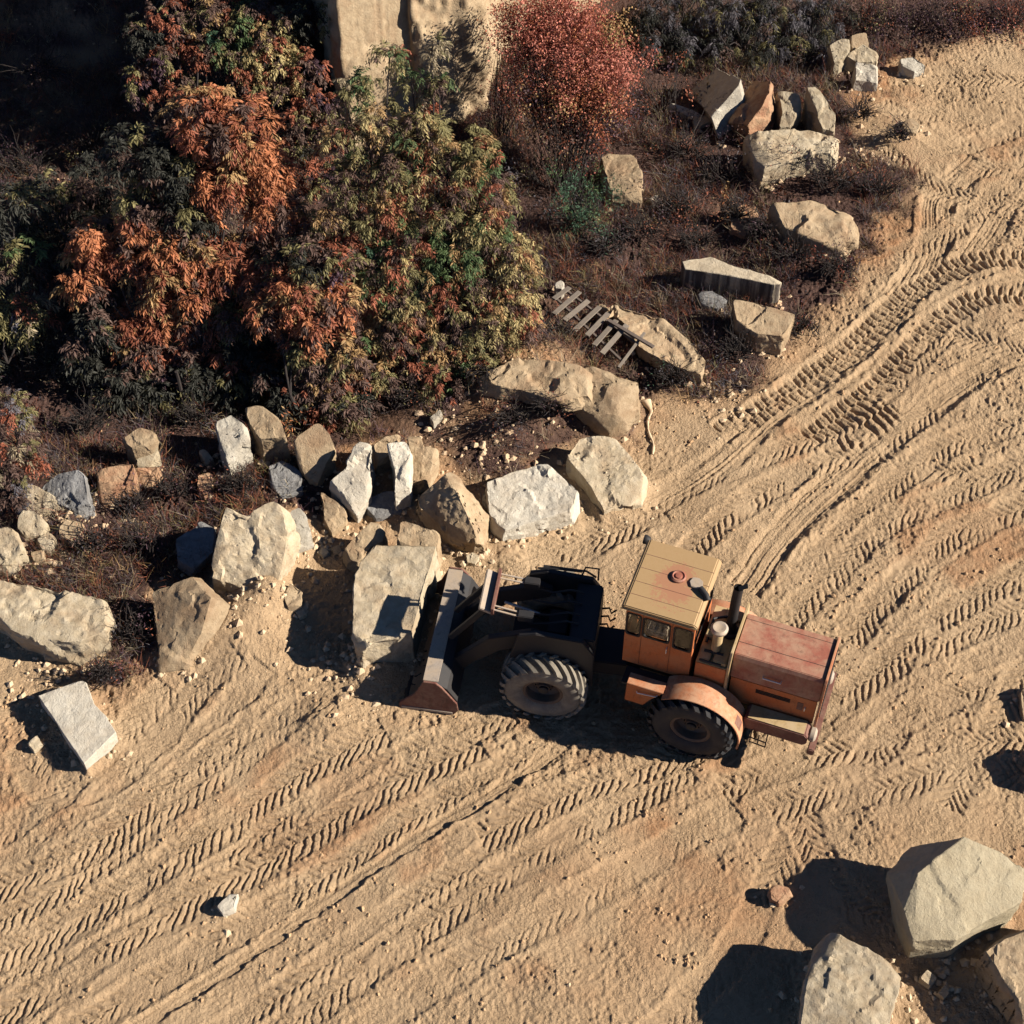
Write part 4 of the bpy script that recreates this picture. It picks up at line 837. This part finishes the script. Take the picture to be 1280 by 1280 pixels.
# ---------------------------------------------------------------- vegetation
def unit(a): return a / (np.linalg.norm(a, axis=-1, keepdims=True) + 1e-9)
def rosettes(P, D, cols, nfr=9, flen=.5, nleaf=5, leaf=(.17, .055), droop=.45, spread=1.0):
    """compound-leaf rosettes at P looking along D; returns verts, quads, colours"""
    n = len(P); P = np.repeat(P, nfr, 0); D = np.repeat(D, nfr, 0); C = np.repeat(cols, nfr, 0)
    r = rng.normal(size=P.shape); side = unit(r - D * (r * D).sum(-1, keepdims=True))
    fd = unit(D * rng.uniform(.15, .8, (len(P), 1)) + side * spread); L = flen * rng.uniform(.65, 1.2, (len(P), 1))
    t = np.linspace(.18, 1, nleaf); k = len(P)
    base = P[:, None] + fd[:, None] * (L * t[None])[..., None]; base[..., 2] -= droop * (L * t[None] ** 2)
    tang = unit(fd[:, None] * np.ones((1, nleaf, 1)) - np.array([0, 0, 1.0]) * (2 * droop * t)[None, :, None])
    up = np.array([0, 0, 1.0]); sv_ = unit(np.cross(tang, up))
    out_v, out_c = [], []
    for s in (-1, 1):
        ax = unit(tang * .75 + sv_ * s * .8 + np.array([0, 0, -.35]) + rng.normal(size=tang.shape) * .22)
        wd = unit(np.cross(ax, unit(up + .5 * rng.normal(size=ax.shape)))); ll = leaf[0] * rng.uniform(.7, 1.25, (k, nleaf, 1)) * (1.1 - .35 * np.abs(t - .5))[None, :, None]; lw = leaf[1] * ll / leaf[0]
        b = base; m = b + ax * ll * .45; tip = b + ax * ll; tip[..., 2] -= .02
        q = np.stack([b, m - wd * lw * .5, tip, m + wd * lw * .5], 2); out_v.append(q.reshape(-1, 3))
        c = np.repeat(np.repeat(C, nleaf, 0) * rng.uniform(.7, 1.25, (k * nleaf, 1)), 4, 0); out_c.append(c)
    V = np.concatenate(out_v); return V, np.arange(len(V)).reshape(-1, 4), np.concatenate(out_c)
def leaves(P, cols, size=(.08, .045), jitter=.0):
    n = len(P); ax = unit(rng.normal(size=(n, 3)) + np.array([0, -.2, -.2])); wd = unit(np.cross(ax, rng.normal(size=(n, 3))))
    l = size[0] * rng.uniform(.6, 1.3, (n, 1)); w = l * size[1] / size[0]
    q = np.stack([P, P + ax * l * .5 - wd * w / 2, P + ax * l, P + ax * l * .5 + wd * w / 2], 1)
    return q.reshape(-1, 3), np.arange(4 * n).reshape(-1, 4), np.repeat(cols * rng.uniform(.7, 1.3, (n, 1)), 4, 0)
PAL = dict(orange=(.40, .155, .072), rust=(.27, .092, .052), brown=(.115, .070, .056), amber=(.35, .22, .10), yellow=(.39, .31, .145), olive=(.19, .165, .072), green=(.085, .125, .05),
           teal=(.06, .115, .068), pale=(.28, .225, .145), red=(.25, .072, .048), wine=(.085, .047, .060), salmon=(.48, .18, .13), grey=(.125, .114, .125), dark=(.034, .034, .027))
def pick(spec, n):
    ks = list(spec); w = np.array([spec[k] for k in ks], float); i = rng.choice(len(ks), n, p=w / w.sum()); return np.array([PAL[k] for k in ks])[i]
def branch_mesh(mb, p, q, r0, r1, sag=.15, n=5):
    p, q = Vector(p), Vector(q); pts = []
    for i in range(n + 1):
        t = i / n; c = p.lerp(q, t); c.z += math.sin(t * math.pi) * sag; c += Vector((random.gauss(0, .03), random.gauss(0, .03), 0)) * (0 < i < n); pts.append(c)
    mb.tube(pts, [r0 + (r1 - r0) * i / n for i in range(n + 1)], 7)
def lobe_point(bx, by, px, py, k=62):
    """crown lobe: seen at pixel (px,py) in front of a plant rooted at pixel (bx,by)"""
    z = max(.5, (by - py) / k); return np.array(at(px, py, z + float(hz(*at(bx, by)[:2]))))
def big_tree(name, label, cat, base, lobes, nros, fl, leaf, trunks=1, group=None, nfr=9, droop=.45, nleaf=5, k=62, inner=.35, tr=.065):
    g = at(*base); gz = float(hz(g.x, g.y)); root = empty(name, (g.x, g.y, gz)); tag(root, label, cat, group)
    o = np.array((g.x, g.y, gz)); tb = MB(); lb = MB(); VV, FF, CC = [], [], []; nv = 0
    heads = []
    for j in range(trunks):
        a = 2 * math.pi * j / max(trunks, 1) + .6; f = Vector((math.cos(a) * .22 * (trunks > 1), math.sin(a) * .22 * (trunks > 1), -.15))
        hi = Vector((math.cos(a) * .7 * (trunks > 1) + random.uniform(-.2, .2), math.sin(a) * .5 * (trunks > 1) + .3, random.uniform(.9, 1.5)))
        branch_mesh(tb, f, hi, tr, tr * .6, 0); heads.append(hi)
    for lx, ly, r, spec in lobes:
        c = lobe_point(*base, lx, ly, k) - o
        h = min(heads, key=lambda q: (q - Vector(c)).length); s0 = h if c[2] > 1.3 else Vector((0, 0, .5))
        branch_mesh(lb, s0, Vector(c), tr * .45, .018, .2)
        n = max(3, int(nros * .8 * r * r)); d = unit(rng.normal(size=(n, 3)) + np.array([0, -.35, .35])); rad = r * rng.uniform(inner, 1.0, (n, 1)) ** .6
        spec = {**spec, **{q: spec.get(q, 0) + .12 * sum(spec.values()) for q in ('brown', 'rust') if 'dark' not in spec}}; P = c + d * rad * np.array([1, 1, .8]); D = unit(d + np.array([0, -.1, .35]) + .45 * rng.normal(size=d.shape))
        for q in P[::3]: branch_mesh(lb, Vector(c), Vector(q), .014, .006, .03, 2)
        v, f, cc = rosettes(P, D, pick(spec, n) * rng.uniform(.8, 1.2, (n, 1)), nfr, fl, nleaf, leaf, droop)
        VV.append(v); FF.append(f + nv); CC.append(cc); nv += len(v)
    tb.build('trunk', M['bark'], root, smooth=True); lb.build('limbs', M['bark'], root, smooth=True)
    link_mesh('crown', np_mesh('crown', np.concatenate(VV), np.concatenate(FF), np.concatenate(CC)), M['leaf'], root)
    return root
SPR = dict(olive=4, pale=2, green=2, yellow=1); OR = dict(orange=6, rust=3, amber=2, brown=1); BR = dict(brown=4, rust=3, olive=2, wine=1); GN = dict(green=5, olive=3, teal=1); YL = dict(yellow=5, amber=4, olive=2, brown=1); DK = dict(dark=7, brown=2, olive=1.5)  # DK: near-black leaves, shade between and under crowns put into the colour
MX = dict(amber=3, brown=2, olive=6, rust=1, yellow=2.5, green=1.5)
TG = 'autumn trees at the foot of the quarry face'
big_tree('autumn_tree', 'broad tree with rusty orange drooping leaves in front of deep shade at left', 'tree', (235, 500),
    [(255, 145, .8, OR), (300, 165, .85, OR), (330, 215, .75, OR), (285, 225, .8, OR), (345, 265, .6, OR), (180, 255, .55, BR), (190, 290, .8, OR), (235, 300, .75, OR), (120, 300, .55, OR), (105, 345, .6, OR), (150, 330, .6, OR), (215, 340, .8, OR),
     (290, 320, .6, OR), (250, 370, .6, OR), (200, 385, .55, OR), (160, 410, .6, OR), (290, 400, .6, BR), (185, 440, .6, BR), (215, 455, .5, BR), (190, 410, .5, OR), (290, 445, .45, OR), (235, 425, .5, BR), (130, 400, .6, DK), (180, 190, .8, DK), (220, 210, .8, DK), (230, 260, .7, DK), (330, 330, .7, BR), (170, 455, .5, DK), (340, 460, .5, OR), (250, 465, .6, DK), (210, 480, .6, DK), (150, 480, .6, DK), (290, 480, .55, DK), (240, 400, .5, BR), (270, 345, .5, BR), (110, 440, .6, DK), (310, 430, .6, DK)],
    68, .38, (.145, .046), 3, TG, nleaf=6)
big_tree('autumn_tree', 'added dark leaved tree filling in shade left of the rusty tree', 'tree', (120, 345), [(90, 230, .9, DK), (140, 235, .8, DK), (50, 250, .8, DK), (110, 270, .8, DK), (70, 290, .8, DK), (150, 290, .7, DK), (30, 275, .7, DK)], 40, .36, (.13, .04), 2, TG)  # added to cast shade; near-black leaves keep it dim even in sun
big_tree('autumn_tree', 'tall mixed tree with green tips standing against the pale quarry face', 'tree', (520, 490),
    [(487, 72, .36, SPR), (540, 60, .28, SPR), (455, 98, .34, SPR), (515, 105, .34, SPR), (548, 105, .3, SPR), (430, 110, .32, SPR), (470, 150, .6, MX), (430, 175, .6, MX), (530, 170, .8, MX), (580, 180, .6, dict(olive=3, green=2, amber=1)), (500, 210, .8, MX), (440, 230, .7, MX),
     (560, 220, .8, MX), (610, 215, .5, dict(olive=3, green=3)), (480, 265, .8, MX), (540, 275, .9, MX), (600, 265, .8, MX), (445, 300, .55, GN), (410, 270, .6, MX), (500, 320, .8, MX), (560, 320, .8, dict(green=3, amber=3)), (590, 310, .6, GN), (620, 300, .6, MX),
     (640, 325, .7, YL), (650, 365, .6, YL), (610, 370, .8, YL), (650, 400, .55, YL), (560, 385, .8, MX), (510, 380, .8, MX), (600, 415, .7, YL), (545, 430, .7, MX), (500, 430, .7, MX), (565, 462, .45, GN), (535, 345, .45, dict(teal=3, green=2)), (470, 350, .7, MX), (470, 420, .7, MX), (520, 470, .5, BR), (480, 470, .5, MX), (550, 480, .5, BR), (600, 450, .5, MX), (500, 400, .8, BR), (580, 350, .8, BR)],
    72, .32, (.105, .033), 3, TG, tr=.06, nleaf=6)
big_tree('autumn_tree', 'lower orange and brown tree between the rusty tree and the mixed tree', 'tree', (400, 530),
    [(375, 360, .75, OR), (420, 370, .6, OR), (345, 385, .6, OR), (400, 410, .8, dict(rust=3, brown=3, orange=2)), (370, 430, .6, BR), (430, 440, .7, dict(amber=3, brown=3, olive=1)), (400, 470, .7, dict(amber=3, brown=3)), (450, 480, .55, BR), (380, 485, .5, BR), (380, 320, .55, DK), (425, 320, .5, BR), (360, 500, .55, DK), (410, 510, .5, BR), (440, 505, .5, DK), (340, 480, .5, DK), (400, 440, .7, DK)],
    66, .36, (.135, .043), 2, TG, nleaf=6)
big_tree('autumn_tree', 'yellowing tree with thin bare stems at the top left beside the quarry face', 'tree', (280, 260),
    [(215, 20, .7, BR), (255, 15, .7, dict(amber=2, olive=2, brown=3)), (300, 25, .7, GN), (345, 40, .7, YL), (330, 70, .75, YL), (290, 70, .6, MX), (250, 60, .6, BR), (210, 70, .7, BR), (185, 40, .7, DK), (270, 55, .5, GN), (350, 95, .6, YL), (385, 85, .6, BR), (395, 125, .6, BR), (375, 150, .7, BR), (310, 100, .6, BR), (230, 110, .6, BR), (180, 100, .6, BR), (365, 190, .6, DK), (395, 210, .7, BR), (330, 20, .6, BR), (380, 20, .6, DK), (410, 160, .55, BR)],
    64, .28, (.095, .04), 3, TG, tr=.06)
big_tree('olive_shrub', 'olive green leafy shrub at the left edge above the dim thicket', 'shrub', (15, 470),
    [(15, 260, .7, DK), (30, 320, .6, dict(olive=4, green=2, dark=2)), (10, 330, .6, dict(olive=3, brown=2)), (30, 385, .6, dict(olive=4, pale=1, green=2)), (5, 390, .6, dict(olive=3, grey=2)), (40, 410, .45, dict(olive=4, green=2)), (0, 440, .5, DK)],
    48, .36, (.15, .045), 2, 'shrubs at the left edge')
big_tree('brown_shrub', 'pale brown bushy shrub at the left edge beside the dim thicket', 'shrub', (10, 640),
    [(10, 510, .6, dict(brown=3, olive=3, grey=2)), (20, 555, .6, dict(brown=4, pale=2, olive=2)), (0, 590, .6, dict(brown=3, pale=2)), (35, 590, .4, BR), (15, 620, .5, dict(brown=3, grey=2))],
    70, .24, (.09, .03), 2, 'shrubs at the left edge')
# bushes of small leaves on many thin stems
def bush(name, label, base, lobes, nl, size, stems=14, group=None, k=62, stemcol=(.10, .06, .045), cat='bush'):
    g = at(*base); gz = float(hz(g.x, g.y)); root = empty(name, (g.x, g.y, gz)); tag(root, label, cat, group); o = np.array((g.x, g.y, gz))
    sb = MB(); VV, FF, CC = [], [], []; nv = 0
    for lx, ly, r, spec in lobes:
        c = lobe_point(*base, lx, ly, k) - o; n = int(nl * r * r * (.4 + r))
        for j in range(stems):
            d = Vector((random.gauss(0, .45), random.gauss(0, .45), random.gauss(.25, .4))) * r; b0 = Vector((random.gauss(0, .25), random.gauss(0, .2), -.05))
            if j > 1: b0 = b0.lerp(Vector(c), .45)
            branch_mesh(sb, b0, Vector(c) + d, .013, .003, .05, 4)
        m = max(4, n // 26); cc0 = c + rng.normal(size=(m, 3)) * r * np.array([.48, .48, .45]); pc = pick(spec, m); w = rng.integers(0, m, n)
        P = cc0[w] + rng.normal(size=(n, 3)) * .12; v, f, col = leaves(P, pc[w], size); VV.append(v); FF.append(f + nv); CC.append(col); nv += len(v)
    sb.build('stems', M['bark'], root)
    link_mesh('leaves', np_mesh('leaves', np.concatenate(VV), np.concatenate(FF), np.concatenate(CC)), M['leaf'], root); return root
RD = dict(salmon=7, orange=1, rust=2, red=3); RW = dict(red=3, rust=3, wine=2, brown=2)
BG = 'bushes on the scrubby slope'
bush('red_bush', 'tall salmon red bush right of the pale quarry face', (710, 250), [(665, 20, .8, RD), (700, 15, .8, RD), (735, 30, .8, RD), (670, 60, .7, RD), (715, 70, .9, RD), (755, 80, .7, RD), (760, 115, .7, RD), (700, 110, .8, dict(salmon=2, amber=3, rust=2)), (660, 110, .6, RW), (735, 130, .8, dict(orange=2, rust=3, amber=2)), (765, 40, .5, dict(amber=3, olive=1)), (690, 150, .7, dict(brown=3, rust=2)), (740, 170, .6, RW), (775, 140, .5, RW), (640, 25, .6, RD), (690, 40, .9, RD), (725, 95, .8, RD), (650, 70, .6, RD), (775, 80, .6, RD)], 3600, (.068, .042), 10, BG)
bush('red_bush', 'low wine red bush against the right foot of the quarry face', (625, 190), [(625, 110, .55, RW), (640, 130, .5, RW), (615, 140, .45, dict(red=3, wine=3)), (645, 60, .5, BR), (630, 30, .5, BR)], 1800, (.065, .03), 8, BG)
bush('brown_bush', 'brown twiggy bush below the salmon red bush', (690, 240), [(660, 180, .6, BR), (690, 195, .6, BR), (720, 205, .5, dict(brown=3, rust=2, wine=1)), (650, 215, .5, dict(grey=2, brown=3))], 600, (.07, .03), 10, BG)
bush('green_bush', 'blue green feathery bush in front of the flat topped tan block', (725, 300), [(710, 230, .55, dict(teal=4, green=2)), (740, 240, .6, dict(teal=4, green=3)), (720, 265, .65, dict(teal=4, green=2)), (745, 275, .5, dict(teal=3, olive=1)), (695, 262, .5, dict(teal=3, grey=1))], 1500, (.10, .022), 14, BG)
bush('dark_bush', 'dusky red bush in the shade left of the grey slab', (830, 150), [(800, 90, .7, RW), (830, 110, .6, BR), (790, 130, .6, dict(brown=3, wine=2)), (850, 90, .5, RW)], 500, (.08, .035), 10, BG)
SB_ = 'dark shrubs along the top edge'
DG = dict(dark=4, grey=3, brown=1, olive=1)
for bx, by, lab, lobes in [
    (835, 70, 'blackish hanging shrub at the top, left of the grey stemmed shrubs', [(820, 10, .8, DG), (850, 25, .7, DG), (800, 20, .6, DK), (870, 0, .8, DG)]),
    (925, 78, 'grey green weeping shrub behind the grey shaded slab', [(905, 10, .7, DG), (935, 20, .7, dict(dark=2, grey=3, olive=3)), (960, 35, .6, DG), (925, 45, .6, DG), (950, 0, .7, DG)]),
    (1010, 72, 'grey brown weeping shrub behind the far rock heap', [(985, 15, .7, DG), (1015, 25, .7, dict(dark=2, grey=4, olive=2)), (1040, 15, .6, DG), (1005, 45, .5, dict(grey=3, brown=2))])]:
    big_tree('weeping_shrub', lab, 'shrub', (bx, by), lobes + [(bx - 25, by - 15, .5, DG), (bx + 22, by - 12, .5, DG), (bx, by - 30, .6, DG)], 70, .34, (.11, .022), 2, SB_, droop=1.0, tr=.03)
for bx, by, lab, lobes in [
    (1090, 40, 'brown hazy bush at the top edge right of the far rock heap', [(1080, 0, .8, BR), (1110, 10, .8, dict(brown=3, wine=2)), (1060, 10, .6, BR), (1130, 30, .6, dict(brown=3, wine=2)), (1095, 35, .5, BR)]),
    (1180, 40, 'purplish brown bush at the top edge near the right corner', [(1160, 5, .8, dict(brown=3, wine=3)), (1200, 10, .8, BR), (1180, 30, .6, dict(wine=3, brown=2)), (1220, 30, .6, dict(wine=3, rust=2))]),
    (1260, 45, 'rust red bush in the top right corner', [(1250, 5, .8, RW), (1280, 20, .7, dict(rust=3, salmon=2, red=2)), (1290, -10, .8, RW)])]:
    bush('brown_bush', lab, (bx, by), lobes, 1500, (.06, .03), 12, SB_)
SCR = dict(brown=4, wine=3, rust=2, grey=1)
for bx, by, r, spec, lab in [
    (1040, 240, .75, SCR, 'purple brown dry bush on the hump between the low cream block and the mossy boulder'), (1100, 245, .6, RW, 'reddish dry bush at the road side end of the hump of dry grass'), (985, 215, .6, SCR, 'straw brown tuft under the long low cream block'),
    (920, 275, .45, dict(orange=3, amber=2, rust=2), 'orange leaved low bush left of the rounded mossy boulder'), (860, 200, .7, SCR, 'dusky scrub bush below the thin white flake'), (900, 230, .7, SCR, 'grey twigged scrub bush left of the long low cream block'),
    (845, 270, .7, SCR, 'brown scrub bush right of the small white stone'), (800, 300, .7, SCR, 'brown scrub bush above the wooden ladder'), (870, 310, .6, SCR, 'reddish scrub bush above the fluted bar block'), (990, 330, .6, SCR, 'brown bush right of the fluted bar block'),
    (1045, 345, .55, RW, 'reddish tuft between the fluted bar and the dirt road'), (760, 320, .6, dict(grey=3, brown=3, teal=1), 'greyish twiggy bush below the blue green bush'), (920, 450, .55, SCR, 'dark dry bush in the hollow left of the tan boulder under the bar'), (1005, 415, .4, RW, 'small red tuft right of the boulder under the fluted bar'),
    (840, 480, .45, dict(grey=3, teal=2, brown=2), 'grey green tuft below the long slab beside the ladder'), (690, 525, .5, SCR, 'dark dry bush in the shade below the cracked tan boulder'), (640, 540, .5, SCR, 'twiggy dry bush in the shade above the flat white block'), (660, 430, .45, dict(rust=3, amber=2, brown=2), 'rusty low bush under the yellow side of the mixed tree'),
    (700, 425, .4, SCR, 'brown dry tuft below the wooden ladder'), (600, 480, .4, dict(amber=2, brown=3), 'amber dry tuft left of the litter mound'), (175, 690, .55, SCR, 'wide purple brown dry bush in the middle of the left rubble'), (110, 690, .5, SCR, 'dry brush right of the left edge rubble'), (215, 620, .5, SCR, 'reddish dry bush right of the yellowish crumbling stone'),
    (165, 640, .5, SCR, 'brown dry bush below the reddish broken block'), (165, 800, .5, SCR, 'dark dry tuft between the long slab and the two faced boulder'), (185, 780, .4, dict(grey=2, brown=3), 'greyish dry tuft touching the two faced tan boulder'), (130, 850, .4, SCR, 'dry tuft above the flat pale slab'), (300, 615, .45, SCR, 'shaded dry bush behind the notched cream block'),
    (510, 510, .4, BR, 'reddish dry bush under the mixed tree'), (60, 470, .6, DK, 'dim thicket bush in deep shade at left'), (110, 540, .6, DK, 'dim bush in deep shade left of the capped stone'), (240, 530, .5, DK, 'dim bush in deep shade left of the bright upright slab'), (60, 120, .8, dict(wine=3, brown=3), 'dusky bush on the dark bank at the top left'), (120, 200, .8, DK, 'blackish bush on the dark bank left of the rusty tree'),  # DK bushes carry the deep shade in their leaf colour
    (30, 220, .7, dict(wine=2, dark=3), 'dim wine coloured bush at the left edge of the dark bank'), (950, 300, .45, SCR, 'brown tuft left of the mossy boulder foot'), (1010, 80, .5, BR, 'brown tuft before the grey brown weeping shrub'), (1120, 175, .4, SCR, 'scrubby tuft at the edge of the bare ground below the far rock heap'), (1075, 150, .5, dict(wine=3, brown=3), 'purple brown patch of brush below the far rock heap')]:
    bush('dry_bush', lab, (bx, by), [(bx, by - 62 * r * .75, r, spec), (bx - 30 * r, by - 25 * r, r * .75, spec), (bx + 32 * r, by - 22 * r, r * .7, spec)], 420, (.07, .022), 26, 'dry bushes among the blocks')
bush('orange_plant', 'small bright orange plant beside the shield shaped boulder', (361, 545), [(361, 528, .22, dict(orange=3, amber=3)), (358, 535, .18, dict(orange=3, amber=3))], 2600, (.10, .035), 6, cat='plant')
# dry grass and twigs: uncountable ground cover
def scatter(n, dens):
    out = []
    tot = 0
    while tot < n:
        x = rng.uniform(-15.5, 15.5, 40000); y = rng.uniform(12, 43.2, 40000); p = dens(x, y); k = rng.random(40000) < p; out.append(np.stack([x[k], y[k]], 1)); tot += int(k.sum())
    return np.concatenate(out)[:n]
def patch(x, y, f, s): return vnoise(x * f + s, y * f - s)
XY = scatter(19000, lambda x, y: veg_at(x, y) * sstep(-.25, .25, patch(x, y, .9, 3) + .4 * patch(x, y, 3, 9)) * .9 + .02 * (veg_at(x, y) > .02))
nb = 11; P = np.repeat(np.concatenate([XY, hz(XY[:, 0], XY[:, 1])[:, None]], 1), nb, 0); n = len(P)
cl = np.repeat(pick(dict(brown=5, wine=3, rust=3, pale=2.4, grey=2, olive=.7, amber=.8), len(XY)) * rng.uniform(.5, 1.15, (len(XY), 1)), nb, 0)
d = unit(rng.normal(size=(n, 3)) * np.array([.6, .6, .25]) + np.array([0, 0, .8])); L = np.repeat(rng.uniform(.15, .55, (len(XY), 1)), nb, 0) * rng.uniform(.6, 1.2, (n, 1)); w = unit(np.cross(d, rng.normal(size=(n, 3)))) * .0048
P = P + rng.normal(size=P.shape) * np.array([.07, .07, 0]); mid = P + d * L * .6; tip = P + d * L + np.array([1, 1, -.6]) * rng.normal(size=(n, 3)) * L * .2
V = np.stack([P - w, P + w, mid + w * .75, mid - w * .75, tip + w * .2, tip - w * .2], 1).reshape(-1, 3)
FB_ = (np.array([(0, 1, 2, 3), (3, 2, 4, 5)])[None] + 6 * np.arange(n)[:, None, None]).reshape(-1, 4)
tag(link_mesh('dry_grass', np_mesh('dry_grass', V, FB_, np.repeat(cl, 6, 0)), M['twig']), 'purple brown dry grass and twigs covering the ground between the blocks', 'dry grass', kind='stuff')
XY = scatter(26000, lambda x, y: np.clip(veg_at(x, y) * sstep(-.35, .3, patch(x, y, .6, 20) + .4 * patch(x, y, 2.3, 5)) + .015 * sstep(22, 34, y) * 0, 0, 1))
P = np.concatenate([XY, (hz(XY[:, 0], XY[:, 1]) + .015)[:, None]], 1); v, f, col = leaves(P, pick(dict(rust=2.5, brown=5, wine=3, grey=2, amber=1, orange=.6, pale=1), len(P)) * .8, (.07, .04))
tag(link_mesh('leaf_litter', np_mesh('leaf_litter', v, f, col), M['leaf']), 'fallen brown and rusty leaves lying under the trees and scrub', 'leaf litter', kind='stuff')
# gravel: crumbs of stone and clods, uncountable
def gravel(name, label, XY, smin, smax, mat, power=3):
    n = len(XY); base = np.array([(0, 0, 1), (.9, 0, .2), (.25, .85, .15), (-.75, .5, .25), (-.7, -.55, .1), (.3, -.9, .2), (0, 0, -.6)], float)
    tri = np.array([(0, 1, 2), (0, 2, 3), (0, 3, 4), (0, 4, 5), (0, 5, 1), (6, 2, 1), (6, 3, 2), (6, 4, 3), (6, 5, 4), (6, 1, 5)])
    s = smin + (smax - smin) * rng.random((n, 1, 1)) ** power; a = rng.uniform(0, 6.28, n); B = base[None] * rng.uniform(.6, 1.3, (n, 7, 3)) * s * np.array([1, 1, .75])
    ca, sa = np.cos(a)[:, None], np.sin(a)[:, None]; x = B[..., 0] * ca - B[..., 1] * sa; y = B[..., 0] * sa + B[..., 1] * ca
    V = np.stack([x + XY[:, 0:1], y + XY[:, 1:2], B[..., 2] + (hz(XY[:, 0], XY[:, 1]))[:, None] + s[:, 0] * .15], -1).reshape(-1, 3)
    Fv = (tri[None] + 7 * np.arange(n)[:, None, None]).reshape(-1, 3)
    tag(link_mesh(name, np_mesh(name, V, Fv), mat), label, 'gravel', kind='stuff')
def nearp(pts, sig, x, y):
    o = np.zeros_like(x)
    for a, b in pts: c = at(a, b); o = np.maximum(o, np.exp(-((x - c.x) ** 2 + (y - c.y) ** 2) / sig ** 2))
    return o
M['clod'] = plain('earth_clods', (.36, .225, .125), .97, spec=.05, dust=(.46, .32, .19)); M['crumb'] = plain('limestone_crumbs', (.50, .38, .25), .95, spec=.08, dust=(.40, .24, .14))
XY = scatter(9000, lambda x, y: np.clip(.10 + .9 * sstep(.05, .35, patch(x, y, .6, 70) + .5 * patch(x, y, 2.4, 8)), 0, 1) * (1 - .8 * veg_at(x, y)) * (1 - .75 * TR[np.clip(np.searchsorted(ys, y), 0, ny - 1), np.clip(np.searchsorted(xs, x), 0, nx - 1)]))
gravel('clods', 'small crumbled earth clods strewn over the dirt yard', XY, .008, .065, M['clod'], 4)
XY = scatter(1200, lambda x, y: nearp([(395, 690), (380, 680), (410, 830), (440, 850), (30, 690), (60, 690), (470, 815), (560, 660), (60, 840), (110, 640), (900, 490), (560, 560), (620, 575), (1080, 190), (1165, 1240), (300, 760)], .75, x, y) * .8 + .0004)
ring = []
for poly in BASES:
    for k in range(len(poly)):
        a_, b_ = np.array(poly[k]), np.array(poly[(k + 1) % len(poly)]); m_ = int(np.hypot(*(b_ - a_)) * 7) + 1; cc_ = np.array(poly).mean(0)
        p_ = a_ + (b_ - a_) * rng.random((m_, 1)); o_ = unit(p_ - cc_); ring.append(p_ + o_ * np.abs(rng.normal(size=(m_, 1))) * .16)
XY = np.concatenate([XY] + ring); XY = XY[(np.abs(XY[:, 0]) < 15.5) & (XY[:, 1] > 11.5) & (XY[:, 1] < 43)]
gravel('rubble', 'pale broken stone crumbs around the blocks', XY, .02, .12, M['crumb'], 3)
# ---------------------------------------------------------------- wooden ladder and root
def ladder():
    o = at(746, 404, 0); o.z = float(hz(o.x, o.y)); root = empty('wooden_ladder', o)
    tag(root, 'weathered wooden ladder with uneven rungs lying across dry grass beside the long tan slab', 'ladder')
    rungs = [(693, 373, 711, 360), (694, 391, 723, 366), (707, 399, 734, 377), (719, 412, 748, 385), (735, 418, 759, 393), (744, 430, 769, 402), (754, 440, 782, 408), (775, 457, 804, 418)]
    def Q(a, b, dz=0.): return at(a, b, .50 + o.z + dz) - o
    mids = []
    for i, (a, b, c, d) in enumerate(rungs):
        dz = random.uniform(-.02, .02); p, q = Q(a, b, dz + .03), Q(c, d, dz + .03); e = (q - p) * .06; mids.append((p, q))
        MB().beam(p - e, q + e, .13 if i < 7 else .07, .035, up=(random.uniform(-.15, .15), random.uniform(-.15, .15), 1)).build('rung', M['wood'], root, .004)
    for t in (.12, .86):
        p = mids[0][0].lerp(mids[0][1], t); q = mids[-1][0].lerp(mids[-1][1], t * .8 + .05); e = (q - p) * .03; dz = Vector((0, 0, -.05))
        MB().beam(p - e + dz, q + e * .5 + dz, .06, .06).build('rail', M['wood_dark'], root, .005)
    MB().beam(Q(760, 400, .10), Q(817, 434, .10), .10, .05).build('loose_batten', M['wood_dark'], root, .006)
ladder()
def rootpiece():
    pts = [(808, 502, .10), (814, 512, .12), (810, 525, .08), (812, 540, .07), (817, 552, .06), (816, 566, .04)]
    P = [at(a, b, z) for a, b, z in pts]; o = P[0].copy(); o.z = float(hz(o.x, o.y)); mb = MB(); cr = catmull([p for p in P], .06)
    zs = np.interp(np.linspace(0, 1, len(cr)), np.linspace(0, 1, len(P)), [p.z for p in P])
    Q = [Vector((c[0] - o.x, c[1] - o.y, float(hz(c[0], c[1])) - o.z + z * .6)) for c, z in zip(cr, zs)]
    mb.tube(Q, [max(.028, .13 - .20 * (i / len(Q)) ** .45 + .010 * math.sin(i * 1.7)) + .012 * math.sin(i * .9) for i in range(len(Q))], 10)
    r = mb.build('root', M['fringe'], None, smooth=True); r.location = o; tag(r, 'pale bent root lying on dirt right of the cracked tan boulder', 'root')
rootpiece()
